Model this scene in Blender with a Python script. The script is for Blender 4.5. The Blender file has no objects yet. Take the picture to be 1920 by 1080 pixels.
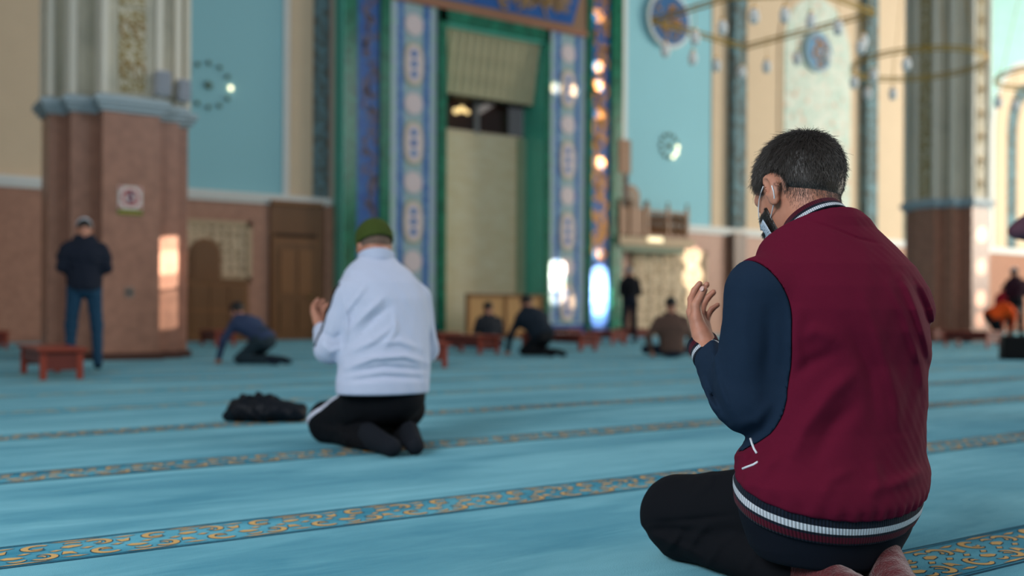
import bpy, bmesh, math, random
import numpy as np
from mathutils import Vector, Matrix
random.seed(7); rng = np.random.default_rng(7)
scene = bpy.context.scene
col = scene.collection
PI = math.pi

# ------------------------------------------------------------------ camera, light, exposure
CAMH = 0.66; FPX = 1867.0; YAW = math.radians(33.8); ROLL = 0.0055; HORY = 586.0
cam_data = bpy.data.cameras.new('camera'); cam = bpy.data.objects.new('camera', cam_data); col.objects.link(cam)
cam_data.sensor_width = 36.0; cam_data.lens = FPX/1920*36.0; cam_data.shift_y = (HORY-540)/1920
cam.matrix_world = Matrix.Translation((0, 0, CAMH)) @ Matrix.Rotation(-YAW, 4, 'Z') @ Matrix.Rotation(PI/2, 4, 'X') @ Matrix.Rotation(ROLL, 4, 'Z')
cam_data.dof.use_dof = True; cam_data.dof.focus_distance = 2.38; cam_data.dof.aperture_fstop = 1.6
cam_data.clip_end = 200
scene.camera = cam
vs = scene.view_settings; vs.view_transform = 'Standard'; vs.look = 'None'; vs.gamma = 1; vs.use_curve_mapping = False; vs.exposure = 0.0
scene.cycles.use_denoising = True
scene.cycles.max_bounces = 6; scene.cycles.diffuse_bounces = 3; scene.cycles.glossy_bounces = 3
scene.cycles.sample_clamp_indirect = 4.0

w = bpy.data.worlds.new('world'); scene.world = w; w.use_nodes = True
bgn = w.node_tree.nodes['Background']; bgn.inputs[0].default_value = (0.80, 0.90, 1.0, 1); bgn.inputs[1].default_value = 0.27

def area(name, loc, target, sx, sy, power, color):
    d = bpy.data.lights.new(name, 'AREA'); d.shape = 'RECTANGLE'; d.size = sx; d.size_y = sy; d.energy = power; d.color = color
    o = bpy.data.objects.new(name, d); col.objects.link(o); o.location = loc
    o.rotation_euler = (Vector(target)-Vector(loc)).to_track_quat('-Z', 'Y').to_euler(); return o
def spot(name, loc, target, deg, power, color, blend=0.3, rad=0.02):
    d = bpy.data.lights.new(name, 'SPOT'); d.spot_size = math.radians(deg); d.energy = power; d.color = color; d.spot_blend = blend; d.shadow_soft_size = rad
    o = bpy.data.objects.new(name, d); col.objects.link(o); o.location = loc
    o.rotation_euler = (Vector(target)-Vector(loc)).to_track_quat('-Z', 'Y').to_euler(); return o
area('window_light_side', (44, 4, 7), (30, 20, 4), 16, 11, 7600, (1.0, 0.90, 0.76))
area('window_light_rear', (-4.5, .5, 4.6), (2.0, 2.6, .6), 4, 3, 520, (0.90, 0.95, 1.0))  # added key light aimed at the foreground man, no window behind it
area('window_light_high', (16, -8, 11), (12, 16, 1), 16, 8, 1200, (0.92, 0.96, 1.0))

# ------------------------------------------------------------------ viewing geometry (real 3-D positions)
RV = np.array([math.cos(YAW), -math.sin(YAW), 0.0]); FV = np.array([math.sin(YAW), math.cos(YAW), 0.0]); UP = np.array([0, 0, 1.0])
def tz(px, py):
    dx, dy = px-960.0, py-HORY; c, s = math.cos(ROLL), math.sin(ROLL)
    return (dx*c+dy*s)/FPX, -(-dx*s+dy*c)/FPX
def V(px, py, s):                     # (lateral, depth, height)
    t, u = tz(px, py); return np.array([t*s, s, CAMH+u*s])
def toW(p): return p[0]*RV+p[1]*FV+p[2]*UP
def W(px, py, s): return toW(V(px, py, s))
def floor_pt(px, py, z=0.0):
    t, u = tz(px, py); s = (z-CAMH)/u; return toW(np.array([t*s, s, z])), s
def on_y(px, py, Y):                  # point of the plane Y = const
    t, u = tz(px, py); d = t*RV+FV; s = Y/d[1]; return np.array([d[0]*s, Y, CAMH+u*s])
def XW(px, Y, py=400): return on_y(px, py, Y)[0]
def ZW(px, py, Y): return on_y(px, py, Y)[2]

# ------------------------------------------------------------------ materials
def lin(h):
    h = h.lstrip('#'); v = [int(h[i:i+2], 16)/255 for i in (0, 2, 4)]
    return tuple((x/12.92 if x <= 0.04045 else ((x+0.055)/1.055)**2.4) for x in v)+(1.0,)
class NT:
    def __init__(s, name):
        s.m = bpy.data.materials.new(name); s.m.use_nodes = True; s.t = s.m.node_tree; s.n = s.t.nodes; s.b = s.n['Principled BSDF']
    def new(s, typ, **kw):
        n = s.n.new(typ)
        for k, v in kw.items():
            if k.startswith('i_'):
                k = k[2:]; n.inputs[int(k) if k.isdigit() else k].default_value = v
            else: setattr(n, k, v)
        return n
    def link(s, a, b): s.t.links.new(a, b)
    def math(s, op, a, b=None, c=None):
        n = s.new('ShaderNodeMath', operation=op)
        for i, x in enumerate((a, b, c)):
            if x is None: continue
            if isinstance(x, (int, float)): n.inputs[i].default_value = x
            else: s.link(x, n.inputs[i])
        return n.outputs[0]
    def mix(s, f, a, b):
        n = s.new('ShaderNodeMix', data_type='RGBA')
        for i, x in ((0, f), (6, a), (7, b)):
            if isinstance(x, (int, float, tuple)): n.inputs[i].default_value = x
            else: s.link(x, n.inputs[i])
        return n.outputs[2]
    def coord(s, scale=(1, 1, 1), kind='Object'):
        tc = s.new('ShaderNodeTexCoord'); mp = s.new('ShaderNodeMapping'); mp.inputs['Scale'].default_value = scale
        s.link(tc.outputs[kind], mp.inputs[0]); return mp.outputs[0]
    def noise(s, vec, scale, detail=3, rough=0.5, dist=0.0):
        n = s.new('ShaderNodeTexNoise'); n.inputs['Scale'].default_value = scale; n.inputs['Detail'].default_value = detail
        n.inputs['Roughness'].default_value = rough; n.inputs['Distortion'].default_value = dist; s.link(vec, n.inputs['Vector']); return n.outputs[0]
    def voro(s, vec, scale, feature='F1'):
        n = s.new('ShaderNodeTexVoronoi', feature=feature); n.inputs['Scale'].default_value = scale; s.link(vec, n.inputs['Vector']); return n
    def ramp(s, f, lo, hi):
        n = s.new('ShaderNodeMapRange'); n.inputs[1].default_value = lo; n.inputs[2].default_value = hi; s.link(f, n.inputs[0]); return n.outputs[0]
    def attr(s, name):
        n = s.new('ShaderNodeAttribute', attribute_name=name); return n.outputs['Fac']
    def bump(s, h, dist, strength=0.5):
        n = s.new('ShaderNodeBump'); n.inputs['Strength'].default_value = strength; n.inputs['Distance'].default_value = dist
        s.link(h, n.inputs['Height']); s.link(n.outputs[0], s.b.inputs['Normal'])
    def base(s, c, rough=0.6, spec=0.3, metal=0.0):
        i = s.b.inputs['Base Color']
        if isinstance(c, tuple): i.default_value = c
        else: s.link(c, i)
        s.b.inputs['Roughness'].default_value = rough; s.b.inputs['Specular IOR Level'].default_value = spec; s.b.inputs['Metallic'].default_value = metal
        return s.m
def plain(name, h, rough=0.6, spec=0.3, metal=0.0, var=0.12, vscale=3.0, bsc=0, bd=0.002, coat=0.0):
    N = NT(name); c = lin(h); co = N.coord()
    dark = tuple(x*(1-var) for x in c[:3])+(1,); light = tuple(min(1, x*(1+var)) for x in c[:3])+(1,)
    N.base(N.mix(N.noise(co, vscale), dark, light), rough, spec, metal)
    if bsc: N.bump(N.noise(co, bsc, 2), bd)
    if coat: N.b.inputs['Coat Weight'].default_value = coat; N.b.inputs['Coat Roughness'].default_value = 0.08
    return N.m
def two(name, h1, h2, scale, lo, hi, rough=0.5, spec=0.4, sc=(1, 1, 1), detail=3, dist=0.0, vor=False, coat=0.0):
    N = NT(name); co = N.coord(sc)
    f = N.voro(co, scale, 'DISTANCE_TO_EDGE').outputs['Distance'] if vor else N.noise(co, scale, detail, 0.55, dist)
    N.base(N.mix(N.ramp(f, lo, hi), lin(h1), lin(h2)), rough, spec)
    if coat: N.b.inputs['Coat Weight'].default_value = coat; N.b.inputs['Coat Roughness'].default_value = 0.06
    return N.m
def wood(name, h1, h2, sc=(1, 8, 1), rough=0.4):
    N = NT(name); co = N.coord(sc)
    N.base(N.mix(N.noise(co, 3.0, 5, 0.6, 0.6), lin(h1), lin(h2)), rough, 0.4); return N.m
def cloth(name, h, rough=0.85, bsc=900, bd=0.0006, var=0.10, sheen=0.3):
    N = NT(name); c = lin(h); co = N.coord()
    dark = tuple(x*(1-var) for x in c[:3])+(1,); light = tuple(min(1, x*(1+var)) for x in c[:3])+(1,)
    f = N.math('ADD', N.math('MULTIPLY', N.noise(co, 9), 0.6), N.math('MULTIPLY', N.noise(co, 250, 2), 0.4))
    N.base(N.mix(f, dark, light), rough, 0.15)
    N.b.inputs['Sheen Weight'].default_value = sheen; N.b.inputs['Sheen Roughness'].default_value = 0.5; N.b.inputs['Sheen Tint'].default_value = light
    N.bump(N.noise(co, bsc, 2), bd, 0.6); return N.m
def emis(name, h, st):
    N = NT(name); N.base(lin(h)); N.b.inputs['Emission Color'].default_value = lin(h); N.b.inputs['Emission Strength'].default_value = st; return N.m

# ------------------------------------------------------------------ object helpers
def empty(name, loc=(0, 0, 0), rz=0.0):
    o = bpy.data.objects.new(name, None); col.objects.link(o); o.location = Vector(loc); o.rotation_euler = (0, 0, rz)
    o.empty_display_size = 0.1; return o
def tag(o, label=None, cat=None, group=None, kind=None):
    if label: o['label'] = label
    if cat: o['category'] = cat
    if group: o['group'] = group
    if kind: o['kind'] = kind
    return o
def mk(name, v, f, m, parent=None, smooth=False, attrs=None):
    me = bpy.data.meshes.new(name)
    v = np.asarray(v, dtype=np.float32); 
    if isinstance(f, np.ndarray):
        me.vertices.add(len(v)); me.vertices.foreach_set('co', v.ravel())
        k = f.shape[1]; me.loops.add(f.size); me.loops.foreach_set('vertex_index', f.astype(np.int32).ravel())
        me.polygons.add(len(f)); me.polygons.foreach_set('loop_start', np.arange(0, f.size, k, dtype=np.int32))
        me.update(calc_edges=True)
    else: me.from_pydata(v.tolist(), [], f)
    if smooth: me.polygons.foreach_set('use_smooth', [True]*len(me.polygons))
    for k, a in (attrs or {}).items():
        at = me.attributes.new(k, 'FLOAT', 'POINT'); at.data.foreach_set('value', np.asarray(a, dtype=np.float32))
    me.materials.append(m); me.update()
    o = bpy.data.objects.new(name, me); col.objects.link(o)
    if parent: o.parent = parent
    return o
CUBE_F = [(0, 1, 3, 2), (4, 6, 7, 5), (0, 4, 5, 1), (2, 3, 7, 6), (0, 2, 6, 4), (1, 5, 7, 3)]
class MB:                              # collects shapes, builds one mesh object
    def __init__(s): s.v = []; s.f = []
    def add(s, v, f):
        n = len(s.v); s.v += [tuple(p) for p in v]; s.f += [tuple(i+n for i in q) for q in f]; return s
    def box(s, x0, x1, y0, y1, z0, z1, bev=0.0):
        if bev <= 0:
            return s.add([(x, y, z) for x in (x0, x1) for y in (y0, y1) for z in (z0, z1)], CUBE_F)
        bm = bmesh.new(); bmesh.ops.create_cube(bm, size=1)
        for q in bm.verts: q.co = Vector(((x0+x1)/2+q.co.x*(x1-x0), (y0+y1)/2+q.co.y*(y1-y0), (z0+z1)/2+q.co.z*(z1-z0)))
        bmesh.ops.bevel(bm, geom=bm.edges[:], offset=bev, segments=2, affect='EDGES')
        bm.verts.index_update(); s.add([q.co[:] for q in bm.verts], [[q.index for q in f.verts] for f in bm.faces]); bm.free(); return s
    def prism(s, pts, lo, hi, axis=2):      # polygon extruded along an axis; pts are the other two coordinates
        n = len(pts)
        def mkp(p, h):
            q = [0, 0, 0]; a = [i for i in range(3) if i != axis]; q[a[0]] = p[0]; q[a[1]] = p[1]; q[axis] = h; return q
        v = [mkp(p, lo) for p in pts]+[mkp(p, hi) for p in pts]
        f = [tuple(range(n)), tuple(range(2*n-1, n-1, -1))]+[(i, (i+1) % n, n+(i+1) % n, n+i) for i in range(n)]
        return s.add(v, f)
    def tube(s, pts, r, seg=8, cap=True):
        pts = [Vector(p) for p in pts]; n = len(pts); rs = r if isinstance(r, (list, tuple)) else [r]*n; v = []; f = []
        for i, p in enumerate(pts):
            d = (pts[min(i+1, n-1)]-pts[max(i-1, 0)]).normalized(); a = d.orthogonal() if abs(d.z) > .95 else d.cross(Vector((0, 0, 1)))
            a.normalize(); b = d.cross(a)
            for k in range(seg):
                t = 2*PI*k/seg; v.append(p+(a*math.cos(t)+b*math.sin(t))*rs[i])
        for i in range(n-1):
            for k in range(seg): f.append((i*seg+k, i*seg+(k+1) % seg, (i+1)*seg+(k+1) % seg, (i+1)*seg+k))
        if cap: f += [tuple(range(seg))[::-1], tuple(range((n-1)*seg, n*seg))]
        return s.add(v, f)
    def lathe(s, prof, c=(0, 0, 0), seg=16):
        v = []; f = []; n = len(prof)
        for (r, z) in prof:
            for k in range(seg): t = 2*PI*k/seg; v.append((c[0]+r*math.cos(t), c[1]+r*math.sin(t), c[2]+z))
        for i in range(n-1):
            for k in range(seg): f.append((i*seg+k, i*seg+(k+1) % seg, (i+1)*seg+(k+1) % seg, (i+1)*seg+k))
        f += [tuple(range(seg))[::-1], tuple(range((n-1)*seg, n*seg))]
        return s.add(v, f)
    def build(s, name, m, parent=None, smooth=False):
        o = mk(name, s.v, s.f, m, parent)
        bm = bmesh.new(); bm.from_mesh(o.data); bmesh.ops.recalc_face_normals(bm, faces=bm.faces[:]); bm.to_mesh(o.data); bm.free()
        if smooth: o.data.polygons.foreach_set('use_smooth', [True]*len(o.data.polygons))
        return o
def struct(o): o['kind'] = 'structure'; return o
# ------------------------------------------------------------------ the hall
YW = 22.2; YM = 21.7; ZT = 14.0
g_low = two('salmon_granite', '#ae7f69', '#986c59', 9, .35, .7, .45, .4, detail=6)
g_pil = two('pillar_granite', '#a27562', '#8b6353', 8, .35, .7, .35, .45, detail=6)
cream = plain('cream_plaster', '#d9c2a6', .8, .2, var=.05)
white_tr = plain('white_trim', '#dfe0de', .6, .3, var=.03)
bluep = plain('pale_blue_plaster', '#95cad6', .85, .15, var=.05, vscale=.4)
teal_pat = two('teal_patterned_plaster', '#6f8e96', '#5b5f5c', 7, .4, .6, .7, .2, sc=(1, 1, .8), detail=1)
pinkish = plain('pink_beige_plaster', '#d3bdb0', .8, .2, var=.04)
green_m = two('green_marble', '#12543d', '#1f8163', 5, .35, .7, .18, .5, detail=6, dist=1.0)
turq = plain('turquoise_marble', '#55b9a6', .3, .5, var=.15, vscale=2)
blue_cal = two('blue_band_ground', '#1f4e97', '#2f67a8', 4, .3, .7, .28, .4)
gold = plain('gilding', '#c08a4e', .4, .5, metal=.35, var=.2)
gold_d = plain('dark_gilding', '#a5824c', .45, .5, metal=.3, var=.2)
N = NT('ornament_panel_ground'); co = N.coord()
vd = N.voro(co, 9, 'DISTANCE_TO_EDGE').outputs['Distance']
N.base(N.mix(N.ramp(vd, .02, .07), lin('#7fa8a0'), N.mix(N.ramp(N.noise(co, 14), .4, .6), lin('#a9b4c6'), lin('#8fb0b4'))), .3, .4); orn = N.m
pale_lav = two('pale_lavender_tile', '#a9b4cf', '#9fc2b4', 12, .4, .6, .3, .4)
tile_blue = two('lattice_blue_tile', '#2a5ea6', '#6f96c2', 9, .4, .62, .25, .4)
cart_m = plain('cartouche_pink_cream', '#d6c6c8', .35, .4, var=.08, vscale=14)
onyx = two('honey_onyx', '#d9c39c', '#e3d3b4', 2.2, .3, .7, .3, .4, sc=(1, 1, 2.5), detail=4)
wood_d = wood('dark_oak', '#5d3a18', '#7a4e22', (6, 6, .8))
wood_m = wood('warm_oak', '#6f4520', '#8a5a2c', (6, 6, .8))
wood_l = wood('light_oak', '#b58550', '#c79a63', (5, 5, 1))
stone_tan = plain('tan_stone', '#b9a184', .6, .3, var=.08)
bl = plain('bluegrey_cornice', '#9fb0b8', .5, .4, var=.04)

# floor: blue carpet
N = NT('blue_carpet'); tc = N.new('ShaderNodeTexCoord'); co = tc.outputs['Object']
mp = N.new('ShaderNodeMapping'); mp.inputs['Scale'].default_value = (.28, 1.5, 1); mp.inputs['Rotation'].default_value = (0, 0, .12); N.link(co, mp.inputs[0])
mp2 = N.new('ShaderNodeMapping'); mp2.inputs['Scale'].default_value = (.9, 3.2, 1); N.link(co, mp2.inputs[0])
nap = N.noise(mp.outputs[0], 1.5, 5, .62, .9); nap2 = N.noise(mp2.outputs[0], 2.0, 4, .6, .6); pile = N.noise(co, 420, 2)
f = N.math('ADD', N.math('MULTIPLY', N.ramp(nap, .40, .62), .62), N.math('MULTIPLY', N.ramp(nap2, .3, .7), .38))
c = N.mix(f, lin('#34849e'), lin('#80c3d3'))
c = N.mix(N.math('MULTIPLY', N.ramp(pile, .2, .8), .35), c, lin('#4f98ac'))
N.base(c, .95, .1); N.b.inputs['Sheen Weight'].default_value = .16; N.b.inputs['Sheen Roughness'].default_value = .5; N.b.inputs['Sheen Tint'].default_value = lin('#c8ecf2'); N.bump(N.noise(co, 260, 2), .004, .7)
carpet = N.m
fl = struct(MB().box(-14, 60, -12.5, YW+.6, -.1, 0).build('floor', carpet))

# carpet borders: printed scroll bands woven into the carpet, one every prayer row
N = NT('carpet_band_blue'); co = N.coord(); N.base(N.mix(N.ramp(N.noise(N.coord((1, 3, 1)), 1.3, 4), .38, .62), lin('#347f99'), lin('#62acc1')), .95, .1); N.bump(N.noise(co, 260, 2), .004, .6); band_m = N.m
band_line = plain('carpet_dark_line', '#23495c', .95, .05); band_line2 = plain('carpet_mid_line', '#4f8da0', .95, .05); band_gold = plain('carpet_gold', '#cda66b', .95, .05, var=.15, vscale=20)
N = NT('carpet_band_woven'); co = N.coord((1, 1.4, 1))
vd = N.noise(co, 9, 2, .5, 1.2); N.base(N.mix(N.ramp(vd, .47, .55), lin('#5a9fb3'), lin('#9aa294')), .95, .1); band_far = N.m
ROW0 = 1.575; ROWD = 1.377; HB = .128
def crescent(cx, cy, r, a0, a1, wd, flip=1, n=14):
    o = []; i_ = []
    for k in range(n+1):
        u = k/n; a = a0+(a1-a0)*u; ww = wd*math.sin(PI*min(1, .12+u*.95))**.7
        rr = r*(1-.35*u*u)
        o.append((cx+rr*math.cos(a), cy+flip*rr*math.sin(a))); i_.append((cx+(rr-ww)*math.cos(a), cy+flip*(rr-ww)*math.sin(a)))
    return o+i_[::-1]
def grow(p, g):
    cx = sum(a[0] for a in p)/len(p); n = len(p); q = []
    for k in range(n):
        x0, y0 = p[k-1]; x1, y1 = p[(k+1) % n]; dx, dy = x1-x0, y1-y0; L = math.hypot(dx, dy) or 1
        q.append((p[k][0]+dy/L*g, p[k][1]-dx/L*g))
    def area2(pp): return abs(sum(pp[i-1][0]*pp[i][1]-pp[i][0]*pp[i-1][1] for i in range(len(pp))))
    if area2(q) < area2(p): q = [(2*a[0]-b[0], 2*a[1]-b[1]) for a, b in zip(p, q)]
    return q
def motif():
    P = []
    for s in (1, -1):
        o = 0 if s == 1 else .16
        P.append(crescent(o+.060, s*.054, .043, .7, 5.5, .019, s, 18))
        P.append(crescent(o+.064, s*.052, .017, 3.4, 6.4, .010, s, 8))
        P.append([(o+.118, s*.030), (o+.136, s*.018), (o+.168, s*.028), (o+.176, s*.040), (o+.150, s*.050), (o+.128, s*.044)])
        P.append(crescent(o+.150, s*.058, .030, .3, 2.7, .012, s, 10))
        P.append(crescent(o+.222, s*.052, .040, 2.5, -2.1, .018, s, 16))
        P.append(crescent(o+.214, s*.052, .015, .6, -2.4, .009, s, 8))
        P.append([(o+.276, s*.020), (o+.298, s*.026), (o+.306, s*.060), (o+.288, s*.048), (o+.268, s*.052)])
        P.append([(o+.262, s*.084), (o+.30, s*.078), (o+.33, s*.088), (o+.30, s*.092)])
        P.append([(o+.10, s*.105), (o+.15, s*.098), (o+.24, s*.103), (o+.15, s*.109)])
    for cx in (.02, .10, .18, .26): P.append([(cx-.016, -.004), (cx, -.010), (cx+.018, .003), (cx+.002, .009)])
    return P
MOT = motif(); MOTG = [grow(p, .0035) for p in MOT]
XR = [(-2.5, 9), (-2.5, 12), (-2, 16), (-1, 20)]
for k in range(15):
    y = ROW0+k*ROWD
    if y > YW-.6: break
    x0, x1 = XR[k] if k < 4 else (-8, 44)
    B = struct(MB().box(-12, 58, y-HB, y+HB, .0, .0012).build('floor_border_strip', band_m if k < 4 else band_far))
    L = MB()
    for s in (-1, 1):
        for q, ww in ((HB-.003, .004), (HB-.016, .0022)): L.box(-12, 58, y+s*q-ww, y+s*q+ww, .0005, .0018)
    L.build('edge_line', band_line if k < 3 else band_line2, B)
    if k < 4:
        g, d = MB(), MB(); n = int((x1-x0)/.32)
        for j in range(n):
            ox = x0+j*.32
            for p, pg in zip(MOT, MOTG):
                g.add([(ox+a, y+b, .0022) for a, b in p], [tuple(range(len(p)))])
                d.add([(ox+a, y+b, .0016) for a, b in pg], [tuple(range(len(pg)))])
        tag(d.build('scroll_outline', band_line, B), kind='stuff'); tag(g.build('scroll_pattern', band_gold, B), kind='stuff')
# gold polygons are concave ngons: triangulate so that they render cleanly
for o in list(bpy.data.objects):
    if o.name.startswith('scroll_'):
        bm = bmesh.new(); bm.from_mesh(o.data); bmesh.ops.triangulate(bm, faces=bm.faces[:], ngon_method='EAR_CLIP')
        for fc in bm.faces:
            if fc.normal.z < 0: fc.normal_flip()
        bm.to_mesh(o.data); bm.free()

# qibla wall
NX0, NX1 = XW(834, YM)-.1, XW(1020, YM)+.1
wall = struct(MB().box(-14, NX0, YW, YW+.5, 0, ZT).box(NX1, 60, YW, YW+.5, 0, ZT).box(NX0, NX1, YW, YW+.5, 9.5, ZT).build('wall_back', cream))
ZTR = 3.22
def wallbox(name, px0, px1, z0, z1, m, proud, Y=YW, parent=wall, py=400):
    x0, x1 = XW(px0, Y, py), XW(px1, Y, py); return MB().box(x0, x1, Y-proud, Y+.02, z0, z1).build(name, m, parent)
XML, XMR = XW(640, YM), XW(1162, YM)
MB().box(-14, XML, YW-.06, YW, 0, ZTR).build('granite_wainscot', g_low, wall)
MB().box(XMR, 60, YW-.06, YW, 0, ZTR).build('granite_wainscot', g_low, wall)
for i, (a, b) in enumerate(((-14, XML-.05), (XMR+.05, 60))):
    t = struct(MB().box(a, b, YW-.16, YW, ZTR, ZTR+.12).box(a, b, YW-.11, YW, ZTR-.1, ZTR).build('trim_%d' % (i+1), white_tr))
    struct(MB().box(a, b, YW-.1, YW, 0, .12).build('baseboard_%s' % ('left', 'right')[i], g_pil))
ZP = ZTR+.14
wallbox('blue_panel', 262, 529, ZP, ZT, bluep, .03)
wallbox('panel_moulding', 529, 540, ZP, ZT, white_tr, .06)
wallbox('patterned_strip', 586, 614, ZP, ZT, teal_pat, .05)
wallbox('plain_pilaster', 616, 634, ZP, ZT, pinkish, .1)
wallbox('plain_pilaster', 541, 583, ZP, ZT, cream, .05)
wallbox('granite_pilaster', 606, 634, 0, ZTR-.05, g_low, .14)
wallbox('panel_moulding', 1158, 1172, ZP, ZT, white_tr, .06)
wallbox('blue_panel', 1172, 1331, ZP, ZT, bluep, .03)
wallbox('plain_pilaster', 1332, 1362, ZP, ZT, cream, .06)
wallbox('patterned_strip', 1363, 1386, ZP, ZT, teal_pat, .3)
wallbox('granite_pilaster', 1364, 1387, 0, ZTR-.05, plain('brown_granite', '#6f5a50', .4), .3)
wallbox('patterned_strip', 1612, 1632, ZP, ZT, teal_pat, .3)
N = NT('floral_mosaic'); co = N.coord(); a = N.ramp(N.noise(co, 3.2, 3, .6, 1.0), .44, .58); b = N.ramp(N.voro(co, 3.0).outputs['Distance'], .12, .42)
N.base(N.mix(a, N.mix(b, lin('#dba78f'), lin('#c0d2c6')), lin('#dadfd3')), .7, .2); mosaic = N.m
def arch_panel(px0, px1, zspring, m, proud, name='arched_panel', ztop=None):
    x0, x1 = XW(px0, YW), XW(px1, YW); cx, r = (x0+x1)/2, (x1-x0)/2; h = (ztop or zspring+r*1.25)-zspring
    pts = [(x0, ZP), (x1, ZP)]+[(cx+r*math.cos(k*PI/20), zspring+h*math.sin(k*PI/20)**.9) for k in range(21)]
    return MB().prism(pts, YW-proud, YW+.01, 1).build(name, m, wall)
arch_panel(1458, 1597, 9.4, cream, .05, 'arch_surround', 11.6); arch_panel(1466, 1590, 9.4, mosaic, .08, 'arched_mosaic_panel', 11.3)
arch_panel(1694, 1790, 9.4, mosaic, .06, 'arched_mosaic_panel', 11.3)
wallbox('blue_panel', 1842, 2010, ZP, ZT, plain('aqua_plaster', '#a9d6d0', .85), .02)
arch_panel(1856, 1985, 7.7, white_tr, .05, 'arch_surround', 11.0); arch_panel(1862, 1979, 7.7, cream, .08, 'arch_surround', 10.8)
arch_panel(1884, 1957, 7.7, teal_pat, .11, 'arched_mosaic_panel', 10.1); arch_panel(1900, 1943, 7.7, cream, .14, 'arch_surround', 9.5)

# mihrab: a projecting portal
mih = tag(empty('mihrab', (XML, YM, 0)), 'tall green marble mihrab portal with blue calligraphy bands and tiled side panels', 'mihrab')
mo = Vector((XML, YM, 0))
def mbox(name, px0, px1, z0, z1, m, proud=0.0, back=None, sub=None):
    x0, x1 = XW(px0, YM)-mo.x, XW(px1, YM)-mo.x
    return MB().box(x0, x1, -proud, (YW-YM) if back is None else back, z0, z1).build(name, m, sub or mih)
ZL = ZW(900, 30, YM); ZL2 = ZW(900, 55, YM)          # lintel
mbox('marble_jamb', 640, 665, 0, ZT, green_m, .12); MB().box(-.02, .0, -.12, YW-YM, 0, ZT).build('marble_return', turq, mih)
mbox('blue_band', 665, 709, .0, ZT, blue_cal, .03); mbox('marble_jamb', 709, 728, 0, ZT, green_m, .1)
mbox('tiled_panel', 728, 818, .35, ZL+.35, orn, .0); mbox('marble_jamb', 818, 834, 0, ZL, green_m, .08)
mbox('marble_jamb', 1020, 1028, 0, ZL, green_m, .08); mbox('tiled_panel', 1023+5, 1097, .35, ZL+.35, orn, 0)
mbox('marble_jamb', 1097, 1105, 0, ZT, green_m, .1); mbox('blue_band', 1105, 1141, 0, ZT, blue_cal, .03); mbox('marble_jamb', 1141, 1162, 0, ZT, green_m, .12)
mbox('blue_plinth', 728, 818, 0, .35, blue_cal, .02); mbox('blue_plinth', 1028, 1097, 0, .35, blue_cal, .02)
mbox('marble_lintel', 820, 1028, ZL2, ZL, green_m, .08)
gb = two('gilded_blue_ground', '#3d5a8c', '#8f7459', 3.2, .4, .6, .3, .5, detail=6, dist=.8)
fr = mbox('calligraphy_frieze', 728, 1097, ZL+.0, ZT, plain('dull_bronze_tile', '#8e6f58', .4), .05)
mbox('frieze_moulding', 728, 1097, ZL-.02, ZL+.14, plain('copper_moulding', '#9b6b54', .4), .09)
# long hexagonal cartouche in the frieze
xa, xb = XW(760, YM)-mo.x, XW(1068, YM)-mo.x; zb = ZL+.24
MB().prism([(xa-.5, ZT), (xa-.35, zb+.9), (xa, zb), (xb, zb), (xb+.42, zb+1.3), (xb, ZT)], -.08, 0, 1).build('blue_cartouche_border', blue_cal, mih)
MB().prism([(xa-.2, ZT), (xa+.15, zb+.28), (xb-.12, zb+.28), (xb+.12, zb+1.3), (xb-.2, ZT)], -.10, 0, 1).build('calligraphy_cartouche', gb, mih)
# gilded letter strokes on the two blue bands
def strokes(px0, px1, z0, z1, n, m, seed, proud=.05):
    rn = random.Random(seed); x0, x1 = XW(px0, YM)-mo.x, XW(px1, YM)-mo.x; B = MB(); w_ = x1-x0
    for k in range(n):
        cx = x0+w_*(.12+.76*rn.random()); cz = z0+(z1-z0)*(k+rn.random())/n; r = w_*(.1+.2*rn.random()); a0 = rn.random()*6.28; r = min(r, .16); da = 1.5+2.6*rn.random()
        pts = [(min(x1-.03, max(x0+.03, cx+r*math.cos(a0+da*j/7))), cz+1.5*r*math.sin(a0+da*j/7)) for j in range(8)]
        for j in range(7):
            (ax, az), (bx_, bz) = pts[j], pts[j+1]; t = .018+.014*math.sin(PI*(j+.5)/7)
            L = math.hypot(bx_-ax, bz-az) or 1; nx, nz = -(bz-az)/L*t, (bx_-ax)/L*t
            B.prism([(ax+nx, az+nz), (bx_+nx, bz+nz), (bx_-nx, bz-nz), (ax-nx, az-nz)], -proud, -.02, 1)
    return tag(B.build('gilded_calligraphy', m, mih), kind='stuff')
strokes(678, 706, 2.2, 11.8, 110, plain('faded_gilding', '#7a6a72', .5, .4), 1); strokes(1108, 1138, 2.2, 11.8, 150, gold, 2); strokes(735, 1085, ZL+.5, ZL+2.4, 150, gold_d, 5, .12)  # left band strokes in a duller, greyer tone
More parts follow.
